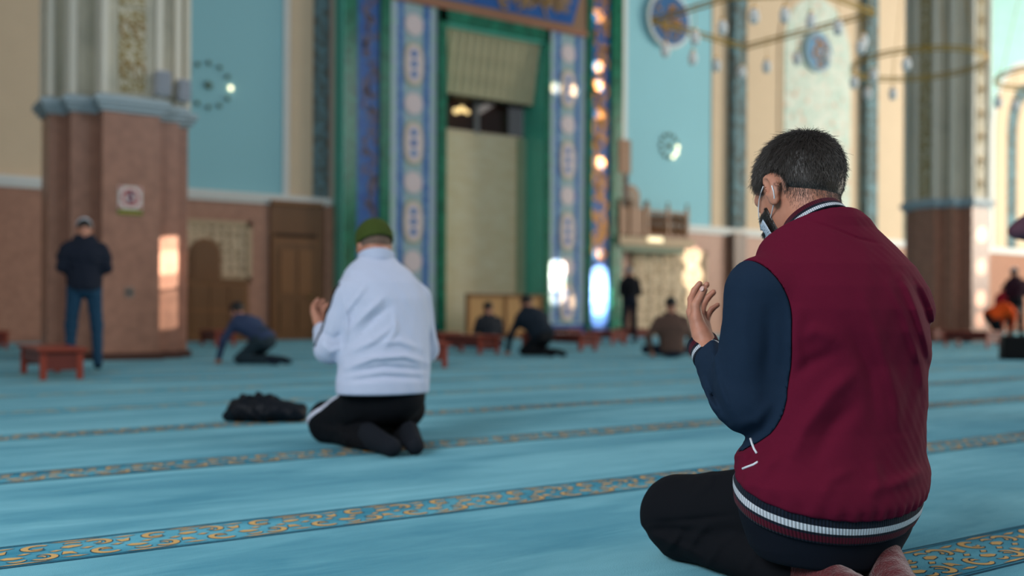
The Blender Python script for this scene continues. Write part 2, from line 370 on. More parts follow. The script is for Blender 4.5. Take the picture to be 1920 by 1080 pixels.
# cartouches and roundels of the tiled panels
def rr(cx, cz, a, b, n=28, p=2.6):
    return [(cx+a*math.copysign(abs(math.cos(t))**(2/p), math.cos(t)), cz+b*math.copysign(abs(math.sin(t))**(2/p), math.sin(t))) for t in [2*PI*k/n for k in range(n)]]
for (p0, p1) in ((728, 818), (1028, 1097)):
    x0, x1 = XW(p0, YM)-mo.x, XW(p1, YM)-mo.x; wd = x1-x0; cx = (x0+x1)/2
    for s in (-1, 1):
        sx = cx+s*wd*.41; MB().box(sx-wd*.065, sx+wd*.065, -.02, 0, .4, ZL+.3).build('pale_tile_strip', pale_lav, mih)
        sx = cx+s*wd*.27; MB().box(sx-wd*.06, sx+wd*.06, -.015, 0, .4, ZL+.3).build('blue_tile_strip', tile_blue, mih)
    z = ZW(770, 165, YM); dz = ZW(770, 90, YM)-ZW(770, 241, YM)
    zz = z+dz*0.5*0
    zc0 = ZW(770, 120, YM); per = ZW(770, 120, YM)-ZW(770, 268, YM)
    for k in range(-1, 6):
        zc = zc0-k*per
        if zc-per*.27 < .4: continue
        if zc+per*.26 < ZL+.35:
            MB().prism(rr(cx, zc, wd*.215, per*.272), -.03, 0, 1).build('cartouche_rim', gold_d if k % 1 else plain('gold_green_rim', '#b5ad86', .4), mih)
            c_ = MB().prism(rr(cx, zc, wd*.175, per*.245), -.045, 0, 1).build('cartouche', cart_m, mih)
            for q in (-1, 0, 1): MB().prism(rr(cx, zc+q*per*.13, wd*.07, wd*.07, 12, 2), -.055, -.04, 1).build('blue_flower', tile_blue, c_)
        zr = zc-per*.5
        if zr-.3 > .4 and zr < ZL+.1 and k >= 0:
            MB().prism(rr(cx, zr, wd*.19, wd*.2, 24, 2), -.035, 0, 1).build('roundel', cart_m, mih)
    zr = zc0+per*.5
    MB().prism(rr(cx, zr, wd*.19, wd*.2, 24, 2), -.035, 0, 1).build('roundel', cart_m, mih)
# niche
X0n, X1n = XW(834, YM)-mo.x, XW(1020, YM)-mo.x; ND = 1.0
nzb = 0.0
xb_ = XW(980, YM+ND)-mo.x
nv = []; prof = []
cxn = (X0n+X1n)/2
MB().box(X0n-.08, X0n+.015, -.02, ND, 0, ZL2).build('niche_reveal', turq, mih); MB().box(X1n-.015, X1n+.08, -.02, ND, 0, ZL2).build('niche_reveal', turq, mih)
ZD0 = ZW(900, 252, YM+ND)
MB().box(X0n-.1, X1n+.1, ND, ND+.1, 0, ZD0).build('onyx_back', onyx, mih)
MB().box(X1n-.22, X1n, ND-.16, ND, 0, ZD0).build('corner_column', plain('green_onyx', '#9aa88c', .3), mih)
MB().box(X0n-.1, X1n+.1, 0, ND+.1, ZL2-.06, ZL2).build('niche_soffit', turq, mih)
# dark glazed opening with a lamp-lit room behind
MB().box(X0n-.1, X1n+.1, ND+.9, ND+1.0, ZD0-.3, ZL2).build('gallery_back', plain('dark_brown', '#4a2f22', .6), mih)
MB().box(X0n, X1n, ND, ND+.05, ZD0, ZD0+.06).build('opening_sill', cream, mih)
xm = XW(893, YM+ND)-mo.x; MB().box(xm-.07, xm+.07, ND-.02, ND+.06, ZD0, ZD0+1.1).build('opening_mullion', plain('grey_metal', '#7d7a7a', .4), mih)
g = NT('tinted_glass'); g.base(lin('#2a1d18'), .08, .5); g.b.inputs['Alpha'].default_value = .55
MB().box(X0n, X1n, ND+.03, ND+.035, ZD0+.06, ZD0+1.3).build('opening_glass', g.m, mih)
lampm = emis('warm_lamp', '#ffdf9a', 6.0)
for (px, py, r) in ((855, 208, .09), (866, 205, .1), (876, 210, .07)):
    p = on_y(px, py, YM+ND+.5); MB().lathe([(0, -r), (r*.7, -r*.7), (r, 0), (r*.7, r*.7), (0, r)], (p[0]-mo.x, p[1]-mo.y, p[2]), 10).build('wall_lamp_bulb', lampm, mih, True)
a_, b_ = on_y(898, 208, YM+ND+.4), on_y(930, 188, YM+ND+.4)
MB().tube([a_-np.array(mo), b_-np.array(mo)], .09, 8).build('slanted_light_tube', emis('cool_tube', '#f4ece6', .9), mih)
MB().box(xm+.5, X1n-.35, ND+.5, ND+.6, ZD0, ZD0+1.0).build('gallery_panel', plain('russet_panel', '#6e4436', .6), mih)
# pleated drape: rows of fluted half-tubes (stalactite hood)
drape_m = plain('ecru_drape', '#bdb494', .8, .2, var=.08, vscale=2)
zt, zb_ = ZL2-.06, ZW(900, 178, YM+.3); nfl = 13
for k in range(nfl):
    xa2 = X0n+(X1n-X0n)*k/nfl; xb2 = X0n+(X1n-X0n)*(k+1)/nfl; v = []; f = []; na, nz = 8, 10
    for j in range(nz+1):
        u = j/nz; z = zt+(zb_-zt)*u; dep = .22+.30*u
        for i in range(na+1):
            a = PI*i/na; v.append((xa2+(xb2-xa2)*i/na, dep-.10*math.sin(a)*(1+.25*math.sin(u*PI*6)), z-.05*math.sin(a)*(j == nz)))
    for j in range(nz):
        for i in range(na): q = j*(na+1)+i; f.append((q, q+1, q+na+2, q+na+1))
    mk('pleat', v, f, drape_m, mih, True)
MB().box(X0n, X1n, .55, ND+.1, zb_-.02, zb_+.05).build('hood_ledge', plain('dark_ledge', '#3c3028', .6), mih)

# wooden screen standing at the foot of the mihrab
def at_floor(o, Y, px): o.location = (XW(px, Y, 600), Y, 0)
scr = tag(empty('wooden_screen', (XW(875, 21.0, 600), 21.0, 0)), 'low light oak screen with raised frame standing at the foot of the mihrab niche', 'screen')
sw = XW(1018, 21.0, 600)-XW(875, 21.0, 600); sh = ZW(900, 552, 21.0)
MB().box(.06, sw-.06, .02, .05, .06, sh-.05).build('panel', wood_l, scr)
for a, b in ((0, .07), (sw-.07, sw), (sw*.5-.035, sw*.5+.035)): MB().box(a, b, -.01, .08, 0, sh).build('stile', wood_m, scr)
MB().box(0, sw, -.02, .09, sh-.06, sh+.02).build('top_rail', wood_m, scr); MB().box(0, sw, -.01, .08, .0, .1).build('bottom_rail', wood_m, scr)

# wall doors and carved screen on the left
DY = YW-.07
door = struct(empty('door_1', (XW(505, DY, 500), DY, 0))); dw = XW(604, DY, 500)-XW(505, DY, 500); dh = ZW(555, 378, DY)
MB().box(0, dw, -.05, .02, 0, dh).build('door_surround', wood_d, door)
lw0, lw1 = dw*.09, dw*.86; lh = ZW(550, 456, DY)
MB().box(lw0-.08, lw1+.08, -.09, .0, 0, lh+.12).box(0, dw, -.12, 0, dh-.1, dh).build('door_frame', wood_m, door)
lf = MB().box(lw0, lw1, -.10, .0, 0.02, lh).build('door_leaf', wood_d, door)
for (u0, u1, v0, v1) in ((.1, .46, .08, .4), (.54, .9, .08, .4), (.1, .46, .47, .93), (.54, .9, .47, .93)):
    MB().box(lw0+(lw1-lw0)*u0, lw0+(lw1-lw0)*u1, -.125, -.1, lh*v0, lh*v1).build('door_panel', wood_m if v0 > .4 else wood_d, lf)
MB().tube([(lw1-.12, -.12, 1.0), (lw1-.12, -.16, 1.0), (lw1-.24, -.16, 1.0)], .014).build('door_handle', plain('brass', '#b08a45', .3, metal=.8), lf)
MB().box(lw0, lw1, -.11, -.05, lh+.14, lh+.2).build('door_head', plain('dark_gap', '#2c1a0c', .7), door)

N = NT('carved_cream_stone'); co = N.coord(); vd = N.voro(co, 4.5, 'DISTANCE_TO_EDGE').outputs['Distance']
N.base(N.mix(N.ramp(vd, .05, .16), lin('#cfbb9f'), lin('#a08b71')), .7, .2); N.bump(vd, .04, .5); carved = N.m
def lattice_panel(name, px0, px1, py0, py1, label, Y=DY, nx=5, nz=5, frame=stone_tan):
    x0, x1 = XW(px0, Y, 500), XW(px1, Y, 500); z0, z1 = ZW((px0+px1)/2, py1, Y), ZW((px0+px1)/2, py0, Y)
    e = tag(empty(name, (x0, Y, z0)), label, 'screen'); w_, h_ = x1-x0, z1-z0
    MB().box(.0, w_, -.03, .0, 0, h_).build('carved_back', carved, e)
    for (a, b, c_, d) in ((0, w_, h_-.12, h_), (0, .12, 0, h_), (w_-.12, w_, 0, h_), (0, w_, 0, .1)): MB().box(a, b, -.08, 0, c_, d).build('border', frame, e)
    for i in range(nx):
        for j in range(nz):
            cx, cz = .12+(w_-.24)*(i+.5)/nx, .1+(h_-.22)*(j+.5)/nz; r = min((w_-.24)/nx, (h_-.22)/nz)*.42
            B = MB(); n = 8
            pts = [(cx+r*(1 if k % 2 == 0 else .62)*math.cos(PI*k/n), cz+r*(1 if k % 2 == 0 else .62)*math.sin(PI*k/n)) for k in range(2*n)]
            B.prism(pts, -.055, -.03, 1).build('star_rosette', cream, e)
    return e
lattice_panel('carved_screen', 335, 470, 413, 527, 'carved cream stone screen on the granite wall behind the small oak pulpit', nx=7, nz=6)
lattice_panel('carved_screen', 1184, 1322, 468, 640, 'carved cream stone screen below the oak balcony', nx=6, nz=9)

# small pulpit desk (kursi) in front of it
kx = XW(353, 21.45, 600); kw = XW(466, 21.45, 600)-kx; kh = ZW(400, 522, 21.45)
ku = tag(empty('pulpit', (kx, 21.45, 0)), 'oak pulpit cabinet with rounded arched back in front of the carved cream screen', 'pulpit')
MB().box(0, kw, 0, .5, .08, kh-.05).build('body', wood_m, ku); MB().box(-.03, kw+.03, -.04, .54, kh-.08, kh).build('top_board', wood_d, ku); MB().box(0, kw, .02, .5, 0, .1).build('plinth', wood_d, ku)
for i in range(3):
    for j in range(2):
        a = .06+(kw-.1)*i/3; MB().box(a, a+(kw-.1)/3-.05, -.025, 0, .16+j*(kh-.25)/2, .16+(j+1)*(kh-.25)/2-.07).build('panel', wood_d, ku)
ax = XW(381, 21.8, 500)-kx; ar = (XW(410, 21.8, 500)-XW(352, 21.8, 500))/2; az = ZW(381, 447, 21.8)
MB().prism([(ax-ar, kh)]+[(ax-ar*math.cos(PI*k/16), az-ar+ar*math.sin(PI*k/16)) for k in range(17)]+[(ax+ar, kh)], .2, .28, 1).build('arched_back', wood_m, ku)
MB().prism([(ax-ar*.8, kh)]+[(ax-ar*.8*math.cos(PI*k/16), az-ar+ar*.8*math.sin(PI*k/16)) for k in range(17)]+[(ax+ar*.8, kh)], .17, .2, 1).build('arched_inset', wood_d, ku)

# balcony minbar right of the mihrab
BY = 21.55
bx0 = XW(1158, BY, 450); bp = tag(empty('minbar_balcony', (bx0, BY, 0)), 'carved oak minbar balcony with balustrade on a stone slab beside the mihrab', 'balcony')
def bX(px): return XW(px, BY, 450)-bx0
def bZ(py, px=1220): return ZW(px, py, BY)
MB().box(0, bX(1298), -.1, YW-BY-.06, bZ(462), bZ(446)).build('stone_slab', stone_tan, bp)
MB().box(bX(1165), bX(1285), 0, YW-BY-.06, bZ(472), bZ(462)).build('slab_bracket', plain('green_grey_stone', '#7d8a74', .5), bp)
MB().box(bX(1160), bX(1180), .05, .5, bZ(443), bZ(330)).build('dark_post', plain('very_dark_wood', '#3a2010', .5), bp); MB().box(bX(1160), bX(1182), .0, .55, bZ(330), bZ(268)).build('post_head', wood_m, bp)
cx, r0 = bX(1196), (bX(1213)-bX(1180))/2; zt2 = bZ(347)
def archpts(cx, r, z0, z1): return [(cx-r, z0)]+[(cx-r*math.cos(PI*k/14), z1-r+r*math.sin(PI*k/14)) for k in range(15)]+[(cx+r, z0)]
MB().prism(archpts(cx, r0, bZ(443), zt2), .3, .4, 1).build('arched_backboard', wood_m, bp); MB().prism(archpts(cx, r0*.62, bZ(392), zt2-.12), .27, .3, 1).build('arched_inlay', plain('grey_inlay', '#8d7c6b', .5), bp)
MB().box(bX(1163), bX(1212), .0, .1, bZ(443), bZ(392)).build('front_panel', wood_m, bp)
for a in (1160, 1180, 1208, 1212, 1250, 1286): MB().box(bX(a), bX(a)+.08, -.04, .04, bZ(445), bZ(386)).lathe([(.05, 0), (.02, .05), (.05, .1), (0, .16)], (bX(a)+.04, 0, bZ(386)), 8).build('newel', wood_m, bp)
for a, b in ((1212, 1250), (1250, 1288)):
    MB().box(bX(a), bX(b), -.03, .03, bZ(398), bZ(394)).box(bX(a), bX(b), -.03, .03, bZ(444), bZ(440)).build('rail', wood_m, bp)
    n = 7
    for k in range(n):
        x = bX(a)+(bX(b)-bX(a))*(k+.7)/(n+.2); z0, z1 = bZ(440), bZ(398); h = z1-z0
        MB().lathe([(.018, 0), (.03, h*.12), (.05, h*.3), (.022, h*.5), (.05, h*.7), (.03, h*.88), (.018, h)], (x, 0, z0), 8).build('baluster', wood_d, bp)
# side railing running back to the wall
for k in range(4): MB().box(bX(1288), bX(1288)+.05, .1+.22*k, .15+.22*k, bZ(444), bZ(398)).build('baluster', wood_d, bp)
MB().box(bX(1288), bX(1288)+.06, 0, .95, bZ(398), bZ(394)).build('rail', wood_m, bp)
# balcony lamp
lo = on_y(1228, 450, BY-.12)
MB().box(lo[0]-.28, lo[0]+.28, lo[1]-.03, lo[1], lo[2]-.06, lo[2]+.08).build('balcony_light_fitting', emis('soft_lamp', '#fff0c4', 1.0))
tag(bpy.data.objects['balcony_light_fitting'], 'pale rectangular light fitting on the edge of the oak balcony slab', 'light')

# stepped pillars
HH = [(.365, .915), (.365, .60), (.695, .60), (.695, .27), (.915, .27)]
def outline(g=0.0):
    q = [(a+g, b+g) for a, b in HH]; q2 = q
    pts = q2+[(a, -b) for a, b in q2[::-1]]+[(-a, -b) for a, b in q2]+[(-a, b) for a, b in q2[::-1]]
    return pts
m_marb = two('cream_marble', '#c9c2ad', '#a8a695', 1.6, .35, .7, .35, .4, sc=(1, 1, .7), detail=5, dist=1.0)
m_rib = plain('ivory_rib', '#dcd7c9', .5, .3, var=.04)
N = NT('gold_filigree'); co = N.coord(); vd = N.voro(co, 11, 'DISTANCE_TO_EDGE').outputs['Distance']
N.base(N.mix(N.ramp(vd, .04, .1), lin('#cdc6b0'), lin('#8e7a42')), .5, .4); filig = N.m
def pillar(cx, cy, label, n_):
    e = empty(n_, (cx, cy, 0)); struct(e); e['label'] = label
    MB().prism(outline(), 0, 3.27, 2).build('granite_shaft', g_pil, e)
    MB().prism(outline(.05), 0, .1, 2).build('base_moulding', plain('dark_granite', '#4d3129', .4), e)
    for (g_, z0, z1) in ((.03, 3.27, 3.32), (.07, 3.32, 3.38), (.11, 3.38, 3.46), (.05, 3.46, 3.49)): MB().prism(outline(g_), z0, z1, 2).build('cornice_moulding', bl, e)
    MB().prism(outline(-.03), 3.49, ZT, 2).build('marble_shaft', m_marb, e)
    for (a, b) in outline(-.02):
        MB().box(a-.05, a+.05, b-.05, b+.05, 3.49, ZT, .015).build('ivory_rib', m_rib, e)
    for sx, sy in ((0, -1), (0, 1), (-1, 0), (1, 0)):
        w_ = .17
        for zi in range(9):
            z0 = 3.55+zi*1.14
            if sx == 0:
                MB().box(-w_, w_, sy*.885-.02, sy*.885+.02, z0, z0+1.10).build('filigree_panel', filig, e)
                for q in range(2):
                    for s2 in (-1, 1):
                        P = [(w_*.5*s2+.07*math.cos(t)*(1-.05*k), sy*.91, z0+.28+q*.54+.13*math.sin(t)*(1-.03*k)) for k, t in enumerate(np.linspace(0, 5.2, 9))]
                        MB().tube(P, .014, 5).build('scroll', gold_d, e)
            else: MB().box(sx*.885-.02, sx*.885+.02, -w_, w_, z0, z0+1.10).build('filigree_panel', filig, e)
    return e
P1 = (3.335*.943, 15.575*.943); pillar(P1[0], P1[1], 'stepped granite and marble pillar behind the standing man in the white cap', 'pillar')
P2 = (24.3*.943, 15.575*.943); pillar(P2[0], P2[1], 'stepped granite and marble pillar beyond the man in the maroon jacket', 'pillar')
PF = P1[1]-.915
# things on the near pillar
sp_m = plain('speaker_grey', '#b9bcc4', .5)
for (px, py0, py1, wpx, Y, lab) in ((304, 136, 180, 26, P1[1]-.98, 'pale grey loudspeaker box on the front of the pillar, the higher one'), (342, 151, 191, 24, P1[1]-.66, 'pale grey loudspeaker box on the corner of the pillar, the lower one')):
    c0 = on_y(px, (py0+py1)/2, Y); hw = wpx/2*14/FPX; hh = (py1-py0)/2*14/FPX
    s_ = tag(empty('loudspeaker', c0), lab, 'speaker', 'loudspeakers on the pillar')
    MB().box(-hw, hw, -.12, .12, -hh, hh, .02).build('cabinet', sp_m, s_); MB().box(-hw*.8, hw*.8, -.13, -.115, -hh*.85, hh*.85).build('grille', plain('grille_grey', '#8f959f', .7), s_)
    MB().box(-.03, .03, .1, .3, -.04, .04).build('bracket', bl, s_)
c0 = on_y(244, 371, PF)
sg = tag(empty('notice_sign', (c0[0], PF, c0[2])), 'white notice with a red ring and green caption strip on the pillar', 'sign')
MB().box(-.15, .15, -.012, 0, -.15, .15).build('sign_board', plain('sign_white', '#d8d0cc', .5), sg)
N_ = 28; ring = []
B = MB(); B.lathe([(.085, -.006), (.085, .006), (.115, .006), (.115, -.006), (.085, -.006)], (0, 0, 0), 28); B.f = B.f[:-2]; B.v = [(a, c-.016, b) for a, b, c in B.v]; B.build('prohibition_ring', plain('sign_red', '#b04a4a', .5), sg)
MB().add([(-.075, -.02, .065), (-.06, -.02, .08), (.075, -.02, -.065), (.06, -.02, -.08)], [(0, 1, 2, 3)]).build('prohibition_bar', bpy.data.materials['sign_red'], sg)
MB().box(-.03, .03, -.018, -.012, -.065, .06).box(-.02, .02, -.019, -.012, .06, .075).build('telephone_symbol', plain('sign_ink', '#3b4260', .5), sg)
for a, b in ((-1, -1), (1, -1), (-1, 1), (1, 1)): MB().prism([(a*.14, b*.14), (a*.09, b*.14), (a*.14, b*.09)], -.016, -.012, 1).build('red_corner', bpy.data.materials['sign_red'], sg)
MB().box(-.16, .16, -.014, 0, -.225, -.158).build('caption_strip', plain('sign_green', '#5a6b22', .5), sg)
T = MB()
for k in range(9): T.box(-.13+k*.03, -.112+k*.03, -.017, -.014, -.205, -.178)
tag(T.build('caption_lettering', plain('sign_yellow', '#b9a94a', .5), sg), kind='stuff')
c0 = on_y(243, 548, PF); so = tag(empty('wall_socket', (c0[0], PF, c0[2])), 'small grey wall socket plate on the pillar', 'socket')
MB().box(-.055, .055, -.015, 0, -.065, .065, .006).build('plate', plain('socket_grey', '#7f7670', .4), so); MB().lathe([(.0, 0), (.03, 0), (.032, .004)], (0, 0, 0), 14).build('outlet', plain('socket_dark', '#3c3430', .5), so).rotation_euler = (PI/2, 0, 0)
bpy.data.objects['outlet'].location = (0, -.016, 0)

# star rings (gilt rosettes) on the two blue panels
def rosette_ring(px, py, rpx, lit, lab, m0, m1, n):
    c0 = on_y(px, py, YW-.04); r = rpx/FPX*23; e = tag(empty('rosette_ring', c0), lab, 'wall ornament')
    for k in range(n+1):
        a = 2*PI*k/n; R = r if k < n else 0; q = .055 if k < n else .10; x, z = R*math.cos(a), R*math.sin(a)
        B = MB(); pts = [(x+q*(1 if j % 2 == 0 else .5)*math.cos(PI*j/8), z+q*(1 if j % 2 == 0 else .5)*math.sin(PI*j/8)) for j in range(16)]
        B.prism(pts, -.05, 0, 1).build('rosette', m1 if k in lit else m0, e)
olive_g = plain('weathered_gilt', '#57705c', .5, .4); glint = emis('small_lit_lamp', '#fff0c8', 2.6)  # emission stands in for lamp glints on a few rosettes
polish = plain('polished_gold', '#d9c68a', .12, .6, metal=1.0)
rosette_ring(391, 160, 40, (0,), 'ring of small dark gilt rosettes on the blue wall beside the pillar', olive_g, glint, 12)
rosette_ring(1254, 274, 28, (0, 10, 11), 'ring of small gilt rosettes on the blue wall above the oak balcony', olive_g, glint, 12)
# round calligraphy medallions
for (px, py, rx, lab, m) in ((1254, 38, 42, 'large round dark blue calligraphy medallion with white rim on the blue wall', '#2e6395'), (1533, 98, 34, 'smaller round blue calligraphy medallion on the mosaic arch panel', '#5f8fb4')):
    c0 = on_y(px, py, YW-.16); r = rx/FPX*29.5*1.12; e = tag(empty('calligraphy_medallion', c0), lab, 'medallion')
    MB().prism(rr(0, 0, r*1.13, r*1.13, 40, 2), -.05, .06, 1).build('rim', white_tr if rx > 40 else plain('medallion_rim', '#9cb4bb', .5), e); MB().prism(rr(0, 0, r, r, 40, 2), -.08, 0, 1).build('disc', plain('medallion_blue', m, .4), e)
    rn = random.Random(rx); B = MB()
    for k in range(26):
        a, R = rn.random()*6.28, r*.75*math.sqrt(rn.random()); x, z = R*math.cos(a), R*math.sin(a); a0 = rn.random()*6; q = r*.22
        B.tube([(x+q*math.cos(a0+j*.4)*.6, -.09, z+q*math.sin(a0+j*.4)*.6) for j in range(8)], .03, 5)
    tag(B.build('gilded_script', gold, e), kind='stuff')

# chandeliers: gilt star and ring frames hung with small glass lamps
lamp_glass = plain('frosted_lamp_glass', '#f4f2ee', .5, .5, var=.03); brass = plain('chandelier_brass', '#c79a3e', .3, .5, metal=.6, var=.1)
def hpt(px, py, z): t, u = tz(px, py); s = (z-CAMH)/u; return toW(np.array([t*s, s, z]))
ZC = 5.3
def chandelier(pts, lamps, lab):
    c = sum(pts)/len(pts); e = tag(empty('chandelier', c), lab, 'chandelier')
    n = len(pts)
    for k in range(n):
        a, b = pts[k]-c, pts[(k+1) % n]-c
        for dz in (0, .07): MB().tube([a+np.array([0, 0, dz]), b+np.array([0, 0, dz])], .019, 6).build('frame_bar', brass, e)
    for k in range(0, n, max(1, n//4)):
        a = pts[k]-c; MB().tube([a, np.array([0, 0, 5.0])], .006, 5).build('suspension_rod', brass, e)
    for p in lamps:
        q = p-c; i = int(np.argmin([np.linalg.norm((x-c-q)[:2]) for x in pts]))
        l = MB().lathe([(.02, .14), (.05, .12), (.075, .05), (.072, -.02), (.05, -.07), (.0, -.085)], q, 10).build('lamp_glass', lamp_glass, e, True)
        MB().tube([q+np.array([0, 0, .13]), q+np.array([0, 0, ZC-p[2]+.02])], .005, 5).lathe([(.03, .13), (.035, .16), (.0, .18)], q, 8).build('lamp_holder', brass, l)
A1 = [hpt(x, y, ZC) for x, y in ((1222, 43), (1397, 92), (1640, 28), (1545, -8), (1371, -2))]
def z8(l): return [(1120+x/2.3475, y/2.3475) for x, y in l]
L1 = [hpt(x, y, 4.75) for x, y in z8([(550, 130), (690, 80), (300, 230), (430, 175), (420, 265), (525, 295), (635, 325), (745, 300), (825, 75), (880, 265), (940, 100), (1010, 260), (1060, 130), (1170, 190)])]
chandelier(A1, L1, 'angular star-shaped gilt chandelier with small frosted glass lamps')
cc = toW(np.array([7.55, 18.6, ZC])); A2 = [cc+1.18*(math.cos(a)*RV+math.sin(a)*FV) for a in np.linspace(0, 2*PI, 25)[:-1]]
L2 = [hpt(x, y, 4.6) for x, y in z8([(1215, 340), (1190, 420), (1130, 370), (1300, 420), (1360, 290), (1160, 215)])]
chandelier(A2, L2, 'round gilt ring chandelier left of the far pillar with small frosted lamps')
cc = toW(np.array([10.6, 19.4, ZC])); A3 = [cc+1.1*(math.cos(a)*RV+math.sin(a)*FV) for a in np.linspace(0, 2*PI, 25)[:-1]]
L3 = [hpt(x, y, 4.6) for x, y in ((1872, 195), (1904, 201))]
chandelier(A3, L3, 'round gilt ring chandelier right of the far pillar with two frosted lamps in view')

# side and rear walls with tall arched windows behind and beside the camera
lw = struct(MB().box(-14.4, -14, -12.5, YW+.5, 0, ZT).build('wall_left', cream))
rw = struct(MB().box(60, 60.4, -12.5, YW+.5, 0, ZT).build('wall_right', cream))
bw = struct(MB().box(-14, 60, -12.9, -12.5, 0, 9.0).build('wall_rear', cream))
daylight = emis('daylit_window_glass', '#fff6dc', 7.0); warm_glow = emis('warm_window_glass', '#ffd9a0', 3.0)
def arch_window(n, x, z0, w_, h, m):
    e = struct(empty('window_%d' % n, (x, -12.5, z0)))
    def ap(r, hh): return [(-r, 0)]+[(-r*math.cos(PI*k/14), hh-r*1.2+r*1.2*math.sin(PI*k/14)) for k in range(15)]+[(r, 0)]
    MB().prism(ap(w_/2+.15, h+.15), -.02, .06, 1).build('window_frame', white_tr, e); MB().prism(ap(w_/2, h), .05, .09, 1).build('window_pane', m, e)
# ------------------------------------------------------------------ signed-distance modelling (bodies, clothes, bags)
def arr(x): return np.asarray(x, dtype=np.float64)
def nrm(v): v = arr(v); return v/np.linalg.norm(v)
def rc(P, a, b, ra, rb):
    a, b = arr(a), arr(b); ab = b-a; t = np.clip(((P-a)@ab)/(ab@ab), 0, 1)
    return np.linalg.norm(P-a-t[:, None]*ab, axis=1)-(ra+(rb-ra)*t)
def rcs(P, pts, rs, k=0.02):
    d = rc(P, pts[0], pts[1], rs[0], rs[1])
    for i in range(1, len(pts)-1): d = smin(d, rc(P, pts[i], pts[i+1], rs[i], rs[i+1]), k)
    return d
def fc(P, a, b, ra, rb, ax, k):        # capsule widened k times along axis ax
    a, ax = arr(a), nrm(ax); q = (P-a)@ax; P2 = P-np.outer(q*(1-1/k), ax); b2 = arr(b)-ax*((arr(b)-a)@ax)*(1-1/k)
    return rc(P2, a, b2, ra, rb)
def ell(P, c, r, R=None):
    q = P-arr(c)
    if R is not None: q = q@R
    r = arr(r); k0 = np.linalg.norm(q/r, axis=1); k1 = np.linalg.norm(q/(r*r), axis=1)
    return k0*(k0-1)/np.maximum(k1, 1e-6)
def smin(a, b, k):
    h = np.clip(.5+.5*(b-a)/k, 0, 1); return b+(a-b)*h-k*h*(1-h)
def smax(a, b, k): return -smin(-a, -b, k)
def frame(fwd, up=(0, 0, 1)):
    f = nrm(fwd); r = nrm(np.cross(f, arr(up))); u = np.cross(r, f); return np.stack([r, f, u], axis=1)
def vnoise(P, sc, seed=0):             # cheap smooth noise from sines, about -1..1
    r = np.random.default_rng(seed); d = np.zeros(len(P))
    for k in range(5):
        w_ = r.normal(size=3)*sc*(1+.35*k); d += np.sin(P@w_+r.uniform(0, 6.28))/(1+.3*k)
    return d/3.2
def chunk(f, P, n=200000):
    return np.concatenate([f(P[i:i+n]) for i in range(0, len(P), n)]) if len(P) > n else f(P)
def sdf_mesh(f, lo, hi, h, name, m, parent=None, attrs=None, xf=None, slack=1.5, origin=None):
    lo, hi = arr(lo), arr(hi); L = 4; H = h*2**L; n = np.ceil((hi-lo)/H).astype(int)+1
    g = np.stack(np.meshgrid(*[np.arange(k) for k in n], indexing='ij'), -1).reshape(-1, 3)
    while True:
        d = chunk(f, lo+(g+.5)*H); g = g[np.abs(d) < H*.87*slack+(.004 if H > h else 0)]
        if H <= h*1.001: break
        H /= 2; g = (g[:, None, :]*2+np.array([[i, j, k] for i in (0, 1) for j in (0, 1) for k in (0, 1)])).reshape(-1, 3)
    N3 = (n*2**L+4).astype(np.int64); key = lambda q: ((q[..., 0]+1)*N3[1]+(q[..., 1]+1))*N3[2]+(q[..., 2]+1)
    off = np.array([[i, j, k] for i in (0, 1) for j in (0, 1) for k in (0, 1)])
    ck = key(g[:, None, :]+off); uk, inv = np.unique(ck.ravel(), return_inverse=True)
    cc_ = np.stack([uk//(N3[1]*N3[2])-1, (uk//N3[2]) % N3[1]-1, uk % N3[2]-1], -1)
    dv = chunk(f, lo+cc_*h)[inv.ravel()].reshape(-1, 8)
    sg = dv < 0; mixed = sg.any(1) & ~sg.all(1); g = g[mixed]; dv = dv[mixed]; sg = sg[mixed]
    E = [(0, 1), (2, 3), (4, 5), (6, 7), (0, 2), (1, 3), (4, 6), (5, 7), (0, 4), (1, 5), (2, 6), (3, 7)]
    acc = np.zeros((len(g), 3)); cnt = np.zeros(len(g))
    for a, b in E:
        x = sg[:, a] != sg[:, b]; t = np.where(x, dv[:, a]/np.where(x, dv[:, a]-dv[:, b], 1), 0)
        acc += np.where(x[:, None], off[a]+t[:, None]*(off[b]-off[a]), 0); cnt += x
    v = lo+(g+acc/cnt[:, None])*h
    gk = key(g); order = np.argsort(gk); sk = gk[order]
    def look(q):
        kq = key(q); i = np.clip(np.searchsorted(sk, kq), 0, len(sk)-1); ok = sk[i] == kq; return np.where(ok, order[i], -1)
    F = []
    for ax, (a, b) in enumerate(((0, 4), (0, 2), (0, 1))):
        x = sg[:, a] != sg[:, b]; q = g[x]; e1 = np.eye(3, dtype=int)[(ax+1) % 3]; e2 = np.eye(3, dtype=int)[(ax+2) % 3]
        c = np.stack([look(q), look(q-e1), look(q-e1-e2), look(q-e2)], 1); ok = (c >= 0).all(1); c = c[ok]; fl_ = sg[x][ok][:, a]
        c = np.where(fl_[:, None], c, c[:, ::-1]); F.append(c)
    F = np.concatenate(F)
    # project onto the surface
    e = h*.4
    for _ in range(1):
        d0 = chunk(f, v); gr = np.stack([chunk(f, v+e*np.eye(3)[i])-d0 for i in range(3)], 1)/e
        gn = np.linalg.norm(gr, axis=1, keepdims=True); step = np.clip(d0, -h*.6, h*.6)[:, None]*gr/np.maximum(gn**2, .3); v = v-step
    A = {k: fn(v) for k, fn in (attrs or {}).items()}
    if xf is not None: v = xf(v)
    if origin is not None: v = v-arr(origin)
    o = mk(name, v, F, m, parent, True, A); return o
def view_xf(v): return v[:, :1]*RV+v[:, 1:2]*FV+v[:, 2:3]*UP

